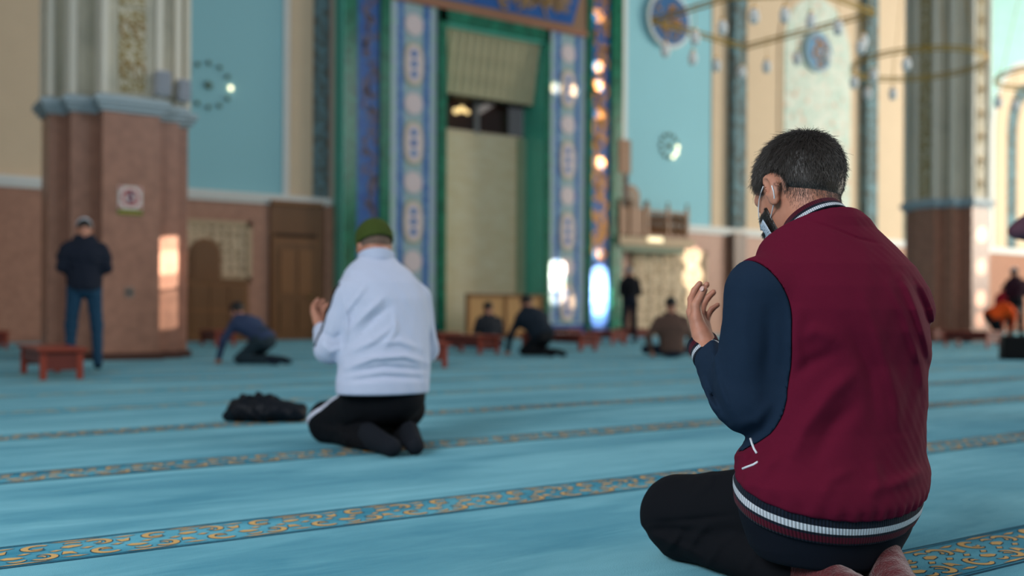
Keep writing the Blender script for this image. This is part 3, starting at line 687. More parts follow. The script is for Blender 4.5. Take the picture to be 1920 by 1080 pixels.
def head_sdf(P, c, R, sc=1.0, k=.012):
    q = ((P-arr(c))@R)/sc
    d = ell(q, (0, -.012, .022), (.078, .098, .092))
    d = smin(d, ell(q, (0, .022, -.05), (.060, .068, .078)), .03)
    d = smin(d, rc(q, (-.034, .074, .022), (.034, .074, .022), .016, .016), .02)
    d = smin(d, rc(q, (-.032, .062, -.028), (.032, .062, -.028), .02, .02), .025)       # cheekbones
    d = smin(d, rc(q, (0, .092, .012), (0, .114, -.030), .008, .013), .012)                # nose
    d = smin(d, rc(q, (-.012, .100, -.032), (.012, .100, -.032), .008, .008), .01)
    d = smin(d, rc(q, (0, .070, -.098), (0, .074, -.102), .022, .022), .025)              # chin
    for s in (-1, 1):
        d = smax(d, -(np.linalg.norm(q-arr((s*.032, .102, .004)), axis=1)-.014), .012)
        d = np.minimum(d, np.linalg.norm(q-arr((s*.031, .078, .003)), axis=1)-.0125)
    for z_, y_, r in ((-.058, .090, .0065), (-.068, .088, .0075)): d = smin(d, rc(q, (-.017, y_-.004, z_), (.017, y_-.004, z_), r, r), .006)
    d = smax(d, -rc(q, (-.02, .102, -.063), (.02, .102, -.063), .003, .003), .003)
    for s in (-1, 1):                                                                     # ears
        Re = np.array([[math.cos(s*.42), math.sin(s*.42), 0], [-math.sin(s*.42), math.cos(s*.42), 0], [0, 0, 1]])
        e = smin(ell(q, (s*.083, -.006, -.010), (.010, .021, .030), Re), ell(q, (s*.078, .002, -.038), (.008, .012, .016), Re), .01)
        e = smax(e, -ell(q, (s*.092, .002, -.008), (.009, .012, .02), Re), .005)
        d = smin(d, e, .008)
    return d*sc
def neck_sdf(P, hc, R, base, sc=1.0, r=.058):
    top = arr(hc)+R@arr((0, -.028, -.035))*sc; return rc(P, top, base, r*sc*.95, r*sc*1.05)
def hand_sdf(P, w_, X, Y, Z, curl=(.5, .55, .6, .7), sc=1.0, thumb=.25, spread=.8):
    X, Y, Z = nrm(X), nrm(Y), nrm(Z); R = np.stack([X, Y, Z], 1); q = ((P-arr(w_))@R)/sc
    kx = (.030, .010, -.010, -.028); ky = (.088, .092, .087, .077); ln = ((.042, .025, .021), (.046, .028, .022), (.042, .027, .021), (.033, .020, .019))
    d = rc(q, (0, -.03, 0), (0, .01, 0), .024, .024)
    for i in range(4):
        d = smin(d, rc(q, (kx[i]*.55, .012, 0), (kx[i], ky[i], 0), .0155, .0125), .014)
    d = smin(d, rc(q, (.016, .02, .006), (.034, .052, .012), .018, .015), .016)
    for i in range(4):
        p = arr((kx[i], ky[i], 0)); a = curl[i]*.6; r0 = .0102 if i < 3 else .0088; fd = None
        for j in range(3):
            dr = arr((kx[i]*spread*(1-.5*j), math.cos(a), math.sin(a))); dr = nrm(dr); p2 = p+dr*ln[i][j]
            s_ = rc(q, p, p2, r0-.0009*j, r0-.0009*(j+1)); fd = s_ if fd is None else smin(fd, s_, .004); p = p2; a += curl[i]
        d = smin(d, fd, .005)
    tp = [arr((.034, .050, .012)), arr((.048, .078, .016+.01*thumb)), arr((.050, .108, .016+.04*thumb))]
    d = smin(d, rcs(q, tp, (.0145, .0122, .0100), .004), .008)
    return d*sc
def person_root(label, loc, group=None):
    o = empty('person', loc); tag(o, label, 'person', group); return o

SKIN = NT('skin_warm'); co = SKIN.coord(); f = SKIN.noise(co, 30, 4)
SKIN.base(SKIN.mix(f, lin('#a06650'), lin('#c48d76')), .5, .35); SKIN.b.inputs['Subsurface Weight'].default_value = .12; SKIN.b.inputs['Subsurface Radius'].default_value = (.012, .004, .002); SKIN.b.inputs['Subsurface Scale'].default_value = .6
SKIN.bump(SKIN.noise(co, 350, 3), .0006, .5); skin = SKIN.m
hair_blk = plain('black_hair', '#151313', .5, .4, bsc=400, bd=.001)

def band_mat(name, stops, ribs='rib'):           # ribbed band with woven stripes; attributes band (0..1 from the bottom) and rib (radians)
    N = NT(name); b = N.attr('band'); cr = N.new('ShaderNodeValToRGB'); cr.color_ramp.interpolation = 'CONSTANT'; N.link(b, cr.inputs[0])
    el = cr.color_ramp.elements
    while len(el) > 1: el.remove(el[-1])
    el[0].position = 0; el[0].color = lin(stops[0][1])
    for p, c in stops[1:]: e = el.new(p); e.color = lin(c)
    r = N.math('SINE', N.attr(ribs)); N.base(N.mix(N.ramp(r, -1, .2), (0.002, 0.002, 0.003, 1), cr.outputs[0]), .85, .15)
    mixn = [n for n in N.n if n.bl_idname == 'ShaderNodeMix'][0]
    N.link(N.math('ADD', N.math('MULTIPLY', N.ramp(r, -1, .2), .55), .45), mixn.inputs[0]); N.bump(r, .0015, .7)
    N.b.inputs['Sheen Weight'].default_value = .04; return N.m
# ------------------------------------------------------------------ distant and middle worshippers
def generic_person(label, J, sc, loc, yaw, top_m, leg_m, foot_m, head_kind, head_m, h=.012, sleeve_m=None, tr=.13, tuck=False):
    """J: joints in the person's own frame, x right, y forward, z up."""
    root = person_root(label, loc); root.rotation_euler = (0, 0, yaw); A = {k: arr(v)*sc for k, v in J.items() if k not in ('look', 'palm')}
    look = nrm(J['look']); R = frame(look, (0, 0, 1)); hs = sc*.98; hc = A['head']; g = sc
    LA = [(A['shl'], A['ell'], A['wrl']), (A['shr'], A['elr'], A['wrr'])]; LL = [(A['hpl'], A['knl'], A['anl'], A['tol']), (A['hpr'], A['knr'], A['anr'], A['tor'])]
    ax = nrm(A['shr']-A['shl'])
    def torso(P, e=0): 
        d = fc(P, A['pel'], A['che'], (tr-.005+e)*g, (tr-.005+e)*g, ax, 1.3)
        return smin(d, fc(P, A['che'], A['nek'], (tr+e)*g, (.065+e)*g, ax, 1.9), .06)
    def arms(P, e=0, ew=0):
        d = None
        for s_, el_, w_ in LA:
            x = rcs(P, (s_, el_, w_), ((.062+e)*g, (.048+e)*g, (.036+ew)*g), .02); d = x if d is None else np.minimum(d, x)
        return d
    tv = nrm(A['che']-A['pel'])
    def legs(P, e=0):
        d = fc(P, A['pel']-arr((0, 0, .02)), A['pel']+tv*.06*g, (.128+e)*g, (.128+e)*g, ax, 1.25)
        for hp, kn, an, to in LL:
            x = rcs(P, (hp, kn, an), ((.088+e)*g, (.062+e)*g, (.045+e)*g), .03); d = smin(d, x, .03)
        return d
    def feet(P, e=0):
        d = None
        for hp, kn, an, to in LL:
            x = rcs(P, (an, (an+to)/2, to), ((.04+e)*g, (.042+e)*g, (.034+e)*g), .02); d = x if d is None else np.minimum(d, x)
        return d
    def hands(P):
        d = None
        for i, (s_, el_, w_) in enumerate(LA):
            Y = nrm(w_-el_); sx = 1 if i == 0 else -1
            Z0 = arr(J.get('palm', (0, 0, 1))); Z = nrm(Z0-Y*(Z0@Y)); X = np.cross(Y, Z)*(-sx)*-1
            if i == 0: X = -X
            x = hand_sdf(P, w_+Y*.01, X, Y, Z, sc=g); d = x if d is None else np.minimum(d, x)
        return d
    def body(P):
        d = smin(head_sdf(P, hc, R, hs), neck_sdf(P, hc, R, A['nek'], hs), .02)
        d = smin(d, torso(P, -.048), .03); d = smin(d, arms(P, -.016, -.010), .02); d = smin(d, legs(P, -.02), .02); d = smin(d, feet(P, -.01), .015)
        return smin(d, hands(P), .01)
    allp = np.array(list(A.values())); lo, hi = allp.min(0)-.24*g, allp.max(0)+.24*g; lo[2] = max(lo[2], -.02)
    flo = lambda P, d: np.maximum(d, .004-P[:, 2])
    sdf_mesh(lambda P: flo(P, body(P)), lo, hi, h*.8, 'body', skin, root)
    wr = lambda P: .006*vnoise(P, 26, 3)*g
    def topf(P):
        d = smin(torso(P), arms(P), .05)+wr(P)
        for s_, el_, w_ in LA: Y = nrm(w_-el_); d = smax(d, (P-w_)@Y+.0*g, .01) if False else d
        nk = nrm(hc-A['nek']); d = smax(d, (P-A['nek'])@nk-.045*g, .01)
        return flo(P, smax(d, -((P-A['pel'])@nrm(A['che']-A['pel'])+.075*g), .012))
    sdf_mesh(topf, lo, hi, h, 'jumper', top_m, root)
    sdf_mesh(lambda P: flo(P, legs(P)+wr(P)), lo, hi, h, 'trousers', leg_m, root)
    for hp, kn, an, to in LL:
        sdf_mesh(lambda P: flo(P, rcs(P, (an, (an+to)/2, to), (.04*g, .042*g, .034*g), .02)), lo, hi, h, 'sock', foot_m, root)
    q = lambda P: ((P-hc)@R)/hs
    def cap(P):
        p = q(P); base_ = ell(p, (0, -.014, .026), (.086, .106, .098))
        if head_kind == 'hair': cut = -(-.62*p[:, 1]+.78*p[:, 2]+.038)
        else: cut = -(p[:, 2]-.022+.25*p[:, 1])
        d = smax(base_, cut, .008)
        if head_kind == 'hair': d = d+.002*vnoise(p, 120, 5)
        return d*hs
    sdf_mesh(cap, hc-.17*g, hc+.17*g, h*.6, 'hair' if head_kind == 'hair' else 'skullcap', head_m, root)
    if head_kind != 'hair':
        def hr(P):
            p = q(P); return smax(ell(p, (0, -.014, .02), (.081, .101, .094)), -(-.62*p[:, 1]+.78*p[:, 2]+.05), .006)*hs
        sdf_mesh(hr, hc-.17*g, hc+.17*g, h*.6, 'hair', hair_blk, root)
    return root
def mir(J):
    for k in list(J):
        if k.endswith('l') and k[:2] in ('sh', 'el', 'wr', 'hp', 'kn', 'an', 'to') and len(k) == 3:
            r = k[:2]+'r'
            if r not in J: J[r] = (-J[k][0], J[k][1], J[k][2])
    return J
STAND = mir(dict(pel=(0, 0, .95), che=(0, .01, 1.27), nek=(0, .03, 1.45), head=(0, .075, 1.565), look=(0, .85, -.5), shl=(-.175, .0, 1.355), ell=(-.235, -.02, 1.10), wrl=(-.07, .18, 1.06),
                 hpl=(-.09, 0, .92), knl=(-.115, .02, .5), anl=(-.125, -.02, .09), tol=(-.145, .13, .045), palm=(0, -1, 0)))
SIT = mir(dict(pel=(0, -.05, .14), che=(0, .0, .42), nek=(0, .04, .60), head=(0, .07, .735), look=(0, .95, -.3), shl=(-.18, .0, .52), ell=(-.25, .04, .28), wrl=(-.12, .25, .22),
               hpl=(-.1, -.04, .12), knl=(-.32, .28, .11), anl=(.02, .33, .07), tol=(.12, .30, .06), palm=(0, 0, 1)))
KNEEL_BENT = mir(dict(pel=(0, -.22, .33), che=(0, .06, .50), nek=(0, .20, .60), head=(0, .27, .69), look=(0, .9, -.45), shl=(-.18, .12, .54), ell=(-.27, .24, .30), wrl=(-.24, .34, .09),
                      hpl=(-.09, -.2, .3), knl=(-.15, .08, .075), anl=(-.12, -.36, .07), tol=(-.12, -.52, .04), palm=(0, 0, -1)))
def dark(n, h): return cloth(n, h)
c_navy = dark('navy_wool', '#1d2330'); c_jean = cloth('blue_denim', '#1f4058', var=.25); c_black = dark('black_cloth', '#14171c')
kufi_w = cloth('white_knit', '#c9ced8', bsc=300, bd=.003)
def face(px, deg): return YAWO(px)+0
def head_of(px, rel):                 # hall yaw of a person at column px facing rel degrees left of the line of sight
    t = (px-960)/FPX; a = math.degrees(YAW)+math.degrees(math.atan(t))-rel; return -math.radians(a)
def fl_at(px, s): t = (px-960)/FPX; p = toW(np.array([t*s, s, 0])); return (p[0], p[1], 0)

# standing man in the white cap
s3 = 10.75
J = dict(STAND); J['look'] = (0, .75, -.6)
J.update(ell=(-.235, -.05, 1.13), elr=(.235, -.05, 1.13), shl=(-.18, 0, 1.345), shr=(.18, 0, 1.345), knl=(-.13, .02, .5), anl=(-.14, -.02, .09), knr=(.13, .02, .5), anr=(.14, -.02, .09), tol=(-.15, .13, .045), tor=(.15, .13, .045))
generic_person('man standing by the pillar in navy jumper, blue jeans and white cap', J, .985, fl_at(158, s3), head_of(158, 3), c_navy, c_jean, dark('navy_socks', '#1a2734'), 'cap', kufi_w, .012, tr=.145)
# bowing man in grey by the oak door
generic_person('kneeling man in blue-grey jumper leaning forward on his hands near the oak door', KNEEL_BENT, .96, fl_at(473, 12.4), head_of(473, 48), cloth('slate_blue_knit', '#33405c'), cloth('charcoal_trousers', '#27353d'), dark('dark_navy_socks', '#18222f'), 'hair', hair_blk, .012)
# sitting man behind a bench, in front of the wooden screen
generic_person('man in a dark grey top sitting cross-legged behind a bench, facing the light oak screen', SIT, 1.0, fl_at(917, 17.6), head_of(917, 20), cloth('charcoal_top', '#2a2d33'), dark('navy_trousers', '#1a2433'), c_black, 'hair', hair_blk, .012)
KB2 = dict(KNEEL_BENT); KB2.update(pel=(0, -.16, .34), che=(0, .06, .56), nek=(0, .16, .70), head=(0, .2, .80), shl=(-.21, .08, .60), shr=(.21, .08, .60))
generic_person('kneeling man in a dark jacket leaning forward on his hands between the red-brown benches', KB2, 1.02, fl_at(1003, 15.2), head_of(1003, 42), cloth('dark_teal_jacket', '#1a2530'), c_black, c_black, 'hair', hair_blk, .012, tr=.17)
SB = dict(SIT); SB.update(ell=(-.36, -.03, .30), wrl=(-.30, .02, .10), elr=(.30, .02, .30), wrr=(.33, .06, .08), shl=(-.2, 0, .56), shr=(.2, 0, .56), che=(0, 0, .44), nek=(0, .02, .64), head=(0, .04, .79), palm=(0, 0, -1))
generic_person('man in brown jumper and blue jeans sitting with arms held out sideways', SB, 1.0, fl_at(1259, 14.9), head_of(1259, 15), cloth('brown_knit', '#5a463e'), cloth('dark_denim', '#18293c'), c_black, 'hair', hair_blk, .012, tr=.15)
generic_person('grey-haired man standing in black in front of the carved screen under the balcony', STAND, 1.0, fl_at(1181, 22.0), head_of(1181, 25), dark('black_top', '#14161b'), dark('black_trousers', '#151a26'), c_black, 'hair', plain('grey_hair', '#8d8d90', .7), .014)
# right-hand edge of the picture
generic_person('man standing in dark maroon with a white cap beyond the far pillar', STAND, 1.04, fl_at(1905, 22.6), head_of(1905, 30), cloth('dark_plum_top', '#2c1420'), c_black, c_black, 'cap', kufi_w, .014)
generic_person('short person standing in a red top next to the man in dark maroon', STAND, .82, fl_at(1884, 23.4), head_of(1884, 10), cloth('red_top', '#a51f2e'), c_black, c_black, 'hair', hair_blk, .014)
BOW = mir(dict(pel=(0, -.12, .62), che=(0, .16, .74), nek=(0, .32, .74), head=(0, .44, .70), look=(0, .5, -.85), shl=(-.17, .26, .70), ell=(-.2, .3, .46), wrl=(-.14, .22, .3),
               hpl=(-.09, -.12, .58), knl=(-.1, .05, .32), anl=(-.1, -.02, .08), tol=(-.11, .12, .04), palm=(0, -1, 0)))
generic_person('person in an orange top bending down between the far pillar and the bench', BOW, 1.05, fl_at(1868, 22.2), head_of(1868, -60), cloth('orange_top', '#e2521a'), c_black, c_black, 'hair', hair_blk, .014, tr=.16)
# man just outside the frame whose elbow reaches into view
EL = dict(STAND); EL.update(ell=(-.37, -.05, 1.18), wrl=(-.08, .17, 1.08))
q5 = 6.3; pe = fl_at(2030, q5)
generic_person('standing man in a mauve top whose bent elbow reaches into view at the picture edge', EL, 1.02, pe, head_of(2030, 8), cloth('mauve_knit', '#6a4a58'), c_black, c_black, 'hair', hair_blk, .012)

# ------------------------------------------------------------------ man in the white tracksuit jacket (middle distance)
t_white = NT('white_tracksuit'); co = t_white.coord(); t_white.base(lin('#b9c2da'), .75, .2); t_white.b.inputs['Sheen Weight'].default_value = .2; t_white.bump(t_white.noise(co, 500, 2), .0008, .4); t_white = t_white.m
t_black = cloth('black_tracksuit', '#0c0e13', var=.1, sheen=.15)
TH2 = math.radians(27)
def loft(P, rows, th):
    z = P[:, 2]; R_ = np.array(rows); o_ = np.argsort(R_[:, 0]); R_ = R_[o_]
    Lc, sc_, a, b = [np.interp(z, R_[:, 0], R_[:, i]) for i in (1, 2, 3, 4)]
    dx, dy = P[:, 0]-Lc, P[:, 1]-sc_; c, s = math.cos(th), math.sin(th); x = dx*c+dy*s; y = -dx*s+dy*c
    k0 = np.sqrt((x/a)**2+(y/b)**2); k1 = np.sqrt((x/a**2)**2+(y/b**2)**2); return k0*(k0-1)/np.maximum(k1, 1e-6)
def rows_from(lst, th, ratio):
    o = []
    for py, xl, xr, s in lst:
        c_ = V((xl+xr)/2, py, s); w_ = (xr-xl)/2/FPX*s; a = w_/math.sqrt(math.cos(th)**2+(ratio*math.sin(th))**2); o.append((c_[2], c_[0], s, a, a*ratio))
    return o
def foldfn(folds, P, smid=None):
    px = 960+FPX*P[:, 0]/P[:, 1]; py = HORY-FPX*(P[:, 2]-CAMH)/P[:, 1]; py = py+(px-960)*ROLL; d = np.zeros(len(P))
    for amp, wd, pts in folds:
        best = np.full(len(P), 1e9); tb = np.zeros(len(P)); n = len(pts)-1
        for i in range(n):
            a, b = arr(pts[i]), arr(pts[i+1]); ab = b-a; t = np.clip(((px-a[0])*ab[0]+(py-a[1])*ab[1])/(ab@ab), 0, 1)
            q = np.hypot(px-a[0]-t*ab[0], py-a[1]-t*ab[1]); u = q < best; best = np.where(u, q, best); tb = np.where(u, (i+t)/n, tb)
        d -= amp*np.exp(-(best/wd)**2)*np.sin(PI*np.clip(tb, .04, .96))**.7
    return d
rt2 = person_root('kneeling man in white tracksuit jacket and olive skullcap, hands raised', toW(arr((V(700, 800, 4.8)[0], 4.8, 0))))
O2 = arr(rt2.location)
rows2 = rows_from([(478, 680, 735, 4.93), (492, 664, 748, 4.92), (508, 650, 768, 4.90), (530, 641, 786, 4.88), (560, 637, 797, 4.86), (600, 638, 802, 4.84), (640, 640, 804, 4.81), (680, 638, 805, 4.78), (715, 634, 804, 4.76), (742, 634, 802, 4.75), (775, 636, 800, 4.74), (800, 640, 795, 4.74)], TH2, .66)
def V2(x, y, s): return V(x, y, s)
sL, eL, wL = V2(655, 556, 4.78), V2(616, 655, 4.74), V2(604, 618, 4.90)
sR, eR, wR = V2(780, 560, 4.98), V2(797, 655, 5.02), V2(700, 620, 5.3)
F2 = nrm((-math.sin(TH2), math.cos(TH2), 0)); X2 = nrm((math.cos(TH2), math.sin(TH2), 0))
folds2 = [(0.0192, 5, [(650, 690), (700, 672), (760, 668), (800, 680)]), (-0.0144, 5, [(650, 700), (720, 688), (800, 694)]), (0.0168, 6, [(655, 660), (700, 640), (740, 610)]), (0.0144, 6, [(790, 655), (750, 640), (715, 645)]),
          (0.0168, 6, [(655, 620), (690, 585), (722, 555)]), (-0.0144, 7, [(663, 640), (700, 600), (735, 570)]), (0.0120, 5, [(645, 590), (668, 560), (690, 530)]), (0.0144, 5, [(740, 585), (742, 620), (722, 650)]), (-0.0144, 5, [(650, 715), (720, 706), (798, 710)]), (0.0168, 4, [(645, 560), (652, 600), (650, 650)]),
          (0.0120, 6, [(600, 640), (620, 660), (640, 650)]), (-0.0096, 5, [(600, 620), (625, 635), (642, 625)])]
d2torso = lambda P: loft(P, rows2, TH2)
def d2arms(P, e=0): return np.minimum(rcs(P, (sL, eL, wL), (.078+e, .066+e, .046+e), .02), rcs(P, (sR, eR, wR), (.078+e, .066+e, .046+e), .02))
zh = V(715, 742, 4.6)[2]
def jacket2(P):
    d = smin(d2torso(P), d2arms(P), .03)+foldfn(folds2, P)+.0025*vnoise(P, 30, 8)
    d = smax(d, P[:, 2]-V(700, 480, 4.93)[2], .01)
    for w_, e_ in ((wL, eL), (wR, eR)):
        Y = nrm(w_-e_); near = np.linalg.norm(P-w_, axis=1) < .12; d = np.where(near, smax(d, (P-w_)@Y-.0, .01), d)
    return smax(d, zh-P[:, 2], .012)
sdf_mesh(jacket2, (V(560, 0, 4.9)[0], 4.4, .15), (V(840, 0, 4.9)[0], 5.5, 1.05), .007, 'jacket', t_white, rt2, slack=2.6, xf=view_xf, origin=O2)
# stand collar
cN = V(706, 487, 4.93)
def collar2(P):
    q = P-cN; n = nrm((-.1, .35, .93)); hgt = q@n; r = np.linalg.norm(q-np.outer(hgt, n), axis=1); return smax(np.abs(r-.078-.01*hgt/.03)-.006, np.abs(hgt)-.026, .006)
sdf_mesh(collar2, cN-.13, cN+.13, .004, 'collar', t_white, rt2, xf=view_xf, origin=O2)
def stripe(df, a, b, out, hw, th=.002, lo_t=.0, hi_t=1.0):
    a, b = arr(a), arr(b); ax = nrm(b-a); out = arr(out); o_ = nrm(out-ax*(out@ax)); n = np.cross(ax, o_); L = np.linalg.norm(b-a)
    def f(P):
        q = P-a; return np.maximum(np.maximum(np.abs(df(P)-.0)-th, np.abs(q@n)-hw), np.maximum(-(q@o_), np.maximum(lo_t*L-q@ax, q@ax-hi_t*L)))
    return f
blk_s = cloth('black_stripe', '#12161c')
sdf_mesh(stripe(jacket2, sL, eL, (-.85, -.5, .1), .009, .0035, -.15, 1.05), eL-.35, sL+.3, .0035, 'sleeve_stripe', blk_s, rt2, xf=view_xf, origin=O2)
# head, hands, body
h2 = V(701, 459, 5.0); R2 = frame((-.42, .88, -.28)); HS2 = 1.0
hl2, kl2, al2, tl2 = V(675, 765, 4.82), V(612, 800, 5.02), V(690, 832, 4.68), V(735, 838, 4.52)
hr2, kr2, ar2, tr2 = V(760, 765, 4.95), None, V(768, 825, 4.72), V(778, 832, 4.58)
kl2[2] = .075; kr2 = kl2+X2*.33; kr2[2] = .075; al2[2] = .06; ar2[2] = .06; tl2[2] = .045; tr2[2] = .045
def legs2(P, e=0):
    d = ell(P, (V(718, 775, 4.82)[0], 4.80, .25), (.205+e, .15+e, .15+e))
    for hp, kn, an in ((hl2, kl2, al2), (hr2, kr2, ar2)):
        d = smin(d, rcs(P, (hp, kn+arr((0, 0, .04)), kn), (.10+e, .085+e, .075+e), .04), .04); d = smin(d, rc(P, kn, an, .07+e, .05+e), .03)
    return d
def feet2(P, e=0):
    d = None
    for an, to in ((al2, tl2), (ar2, tr2)):
        x = smin(rc(P, an+arr((0, 0, .035)), to, .046+e, .038+e), rc(P, an, to, .045+e, .04+e), .02); d = x if d is None else smin(d, x, .01)
    return d
PN2 = nrm((.6, -.35, .7))
def hands2(P):
    a = hand_sdf(P, wL+nrm(wL-eL)*.01, (-.5, -.6, .5), nrm((.05, .85, .45)), PN2, (.4, .45, .45, .5)); b = hand_sdf(P, wR+nrm(wR-eR)*.01, (.8, -.3, .4), nrm(nrm(wR-eR)+arr((-.2, .2, .7))), (-.5, -.6, .5), (.35, .4, .4, .45)); return np.minimum(a, b)
def body2(P):
    d = smin(head_sdf(P, h2, R2, HS2), neck_sdf(P, h2, R2, cN-arr((0, .02, .05)), HS2, .064), .02)
    d = smin(d, np.maximum(np.maximum(d2torso(P)+.02, P[:, 2]-cN[2]+.03), .30-P[:, 2]), .02); d = smin(d, d2arms(P, -.014), .02); d = smin(d, legs2(P, -.02), .02); d = smin(d, feet2(P, -.01), .01); d = smin(d, hands2(P), .01)
    return np.maximum(d, .004-P[:, 2])
sdf_mesh(body2, (V(560, 0, 4.9)[0]-.05, 4.35, -.02), (V(840, 0, 4.9)[0]+.1, 5.65, 1.3), .007, 'body', skin, rt2, xf=view_xf, origin=O2)
folds2b = [(.006, 5, [(600, 800), (640, 812), (655, 838)]), (-.006, 5, [(620, 825), (650, 800), (700, 780)]), (.006, 5, [(625, 790), (650, 820), (648, 840)])]
sdf_mesh(lambda P: np.maximum(legs2(P)+foldfn(folds2b, P)+.003*vnoise(P, 24, 4), .004-P[:, 2]), (V(560, 0, 4.9)[0]-.05, 4.4, -.02), (V(840, 0, 4.9)[0]+.1, 5.65, .5), .007, 'trousers', t_black, rt2, xf=view_xf, origin=O2)
lgf = lambda P: np.maximum(legs2(P)+foldfn(folds2b, P)+.003*vnoise(P, 24, 4), .004-P[:, 2])
sdf_mesh(stripe(lgf, hl2+arr((-.03, -.02, .12)), kl2+arr((-.02, 0, .03)), (-.8, -.75, .35), .011, .004, -.1, 1.1), hl2-.45, hl2+.35, .004, 'trouser_stripe', plain('white_stripe', '#d5d8ea', .8), rt2, xf=view_xf, origin=O2)
sdf_mesh(lambda P: np.maximum(feet2(P), .004-P[:, 2]), al2-.25, ar2+arr((.25, .2, .15)), .006, 'socks', cloth('dark_socks', '#171b22'), rt2, xf=view_xf, origin=O2)
olive = cloth('olive_knit', '#3d4a1e', bsc=260, bd=.003, var=.2)
def cap2(P):
    p = ((P-h2)@R2)/HS2; return smax(np.abs(ell(p, (0, -.014, .026), (.089, .110, .102)))-.004, -(p[:, 2]+.004+.12*p[:, 1]), .005)*HS2
sdf_mesh(cap2, h2-.16, h2+.16, .004, 'skullcap', olive, rt2, xf=view_xf, origin=O2)
def stub2(P):
    p = ((P-h2)@R2)/HS2; return smax(ell(p, (0, -.013, .02), (.0795, .1000, .093)), -(-.62*p[:, 1]+.78*p[:, 2]+.062), .006)*HS2
sdf_mesh(stub2, h2-.16, h2+.16, .004, 'hair', plain('cropped_hair', '#6d5a4f', .8), rt2, xf=view_xf, origin=O2)
def beard2(P):
    p = ((P-h2)@R2)/HS2; d = smax(head_sdf(P, h2, R2, HS2)/HS2-.005, p[:, 2]+.045, .008); return smax(d, .02-p[:, 1], .008)*HS2
sdf_mesh(beard2, h2-.16, h2+.16, .005, 'beard', hair_blk, rt2, xf=view_xf, origin=O2)

# folded black jacket lying on the carpet beside him
sb = 5.72; cb = V(498, 775, sb)
rb = floor_pt(498, 794)[0]; sbag = 5.95
def BX(px, z, ds=0): return arr(((px-960)/FPX*sbag, sbag+ds, z))
def bundle(P):
    d = fc(P, BX(450, .07), BX(500, .075), .07, .075, (0, 1, 0), 1.6); d = smin(d, fc(P, BX(500, .075), BX(560, .055), .07, .055, (0, 1, 0), 1.7), .04)
    d = smin(d, rc(P, BX(428, .035), BX(445, .05), .03, .05), .03)
    for px, z, r, ds in ((457, .15, .022, -.02), (470, .13, .03, .0), (488, .158, .026, -.03), (483, .12, .035, .02), (507, .145, .022, -.02), (515, .125, .028, .02), (440, .1, .03, 0)): d = smin(d, rc(P, BX(px, z-.06, ds), BX(px, z, ds), r*1.5, r), .015)
    d = d+.008*vnoise(P, 38, 11)+.005*np.abs(vnoise(P, 70, 12)); return np.maximum(d, .003-P[:, 2])
ob = sdf_mesh(bundle, (BX(400, 0)[0], sbag-.25, -.02), (BX(600, 0)[0], sbag+.25, .3), .008, 'folded_jacket', cloth('black_nylon', '#0e131b', .5, sheen=.1), None, xf=view_xf, origin=toW(BX(498, 0)))
ob.location = Vector(toW(BX(498, 0))); tag(ob, 'crumpled black jacket lying on the blue carpet beside the kneeling man in white', 'jacket')
# ------------------------------------------------------------------ foreground: kneeling man in the maroon and navy varsity jacket
TH = math.radians(33); X1 = nrm((math.cos(TH), math.sin(TH), 0)); F1 = nrm((-math.sin(TH), math.cos(TH), 0))
rt1 = person_root('kneeling man in maroon jacket with navy sleeves and face mask, palms raised', toW(arr((.76, 2.36, 0))))
O1 = arr(rt1.location)
NAVY, MAR, WHT = '#131c2b', '#4f0c22', '#c9d0da'
def wool(name, h):
    N = NT(name); c = lin(h); co = N.coord(); dk = tuple(x*.86 for x in c[:3])+(1,); lt = tuple(min(1, x*1.15) for x in c[:3])+(1,)
    f = N.math('ADD', N.math('MULTIPLY', N.noise(co, 8), .4), N.math('MULTIPLY', N.noise(co, 420, 2), .6)); N.base(N.mix(f, dk, lt), .92, .12)
    N.b.inputs['Sheen Weight'].default_value = .22; N.b.inputs['Sheen Roughness'].default_value = .45; N.b.inputs['Sheen Tint'].default_value = lt; N.bump(N.noise(co, 700, 2), .0007, .6); return N.m
m_mar = wool('maroon_fleece', '#5a0f28'); m_nav = wool('navy_fleece', '#18283b')
rows1 = rows_from([(384, 1478, 1588, 2.49), (396, 1468, 1606, 2.485), (412, 1456, 1628, 2.48), (430, 1442, 1648, 2.475), (462, 1418, 1690, 2.465), (500, 1400, 1732, 2.45), (540, 1396, 1757, 2.44), (580, 1400, 1768, 2.43), (620, 1408, 1766, 2.42), (680, 1414, 1754, 2.41),
                    (740, 1412, 1752, 2.40), (800, 1400, 1750, 2.39), (850, 1378, 1752, 2.38), (890, 1362, 1755, 2.37), (930, 1362, 1752, 2.36), (960, 1368, 1744, 2.355), (1010, 1385, 1720, 2.35), (1060, 1420, 1700, 2.34)], TH, .64)
for i_, ra_ in ((0, .95), (1, .92), (2, .84), (3, .74), (4, .67)): r_ = rows1[i_]; rows1[i_] = r_[:4]+(r_[3]*ra_,)
tors1 = lambda P: loft(P, rows1, TH)
AL = (V(1428, 548, 2.335), V(1398, 752, 2.325), V(1330, 668, 2.50)); AR = (V(1655, 570, 2.57), V(1672, 755, 2.68), V(1560, 660, 2.86))
def armL(P, e=0): return smin(rc(P, AL[0], AL[1], .086+e, .070+e), rc(P, AL[1], AL[2], .068+e, .043+e), .02)
def armR(P, e=0): return smin(rc(P, AR[0], AR[1], .084+e, .068+e), rc(P, AR[1], AR[2], .066+e, .043+e), .02)
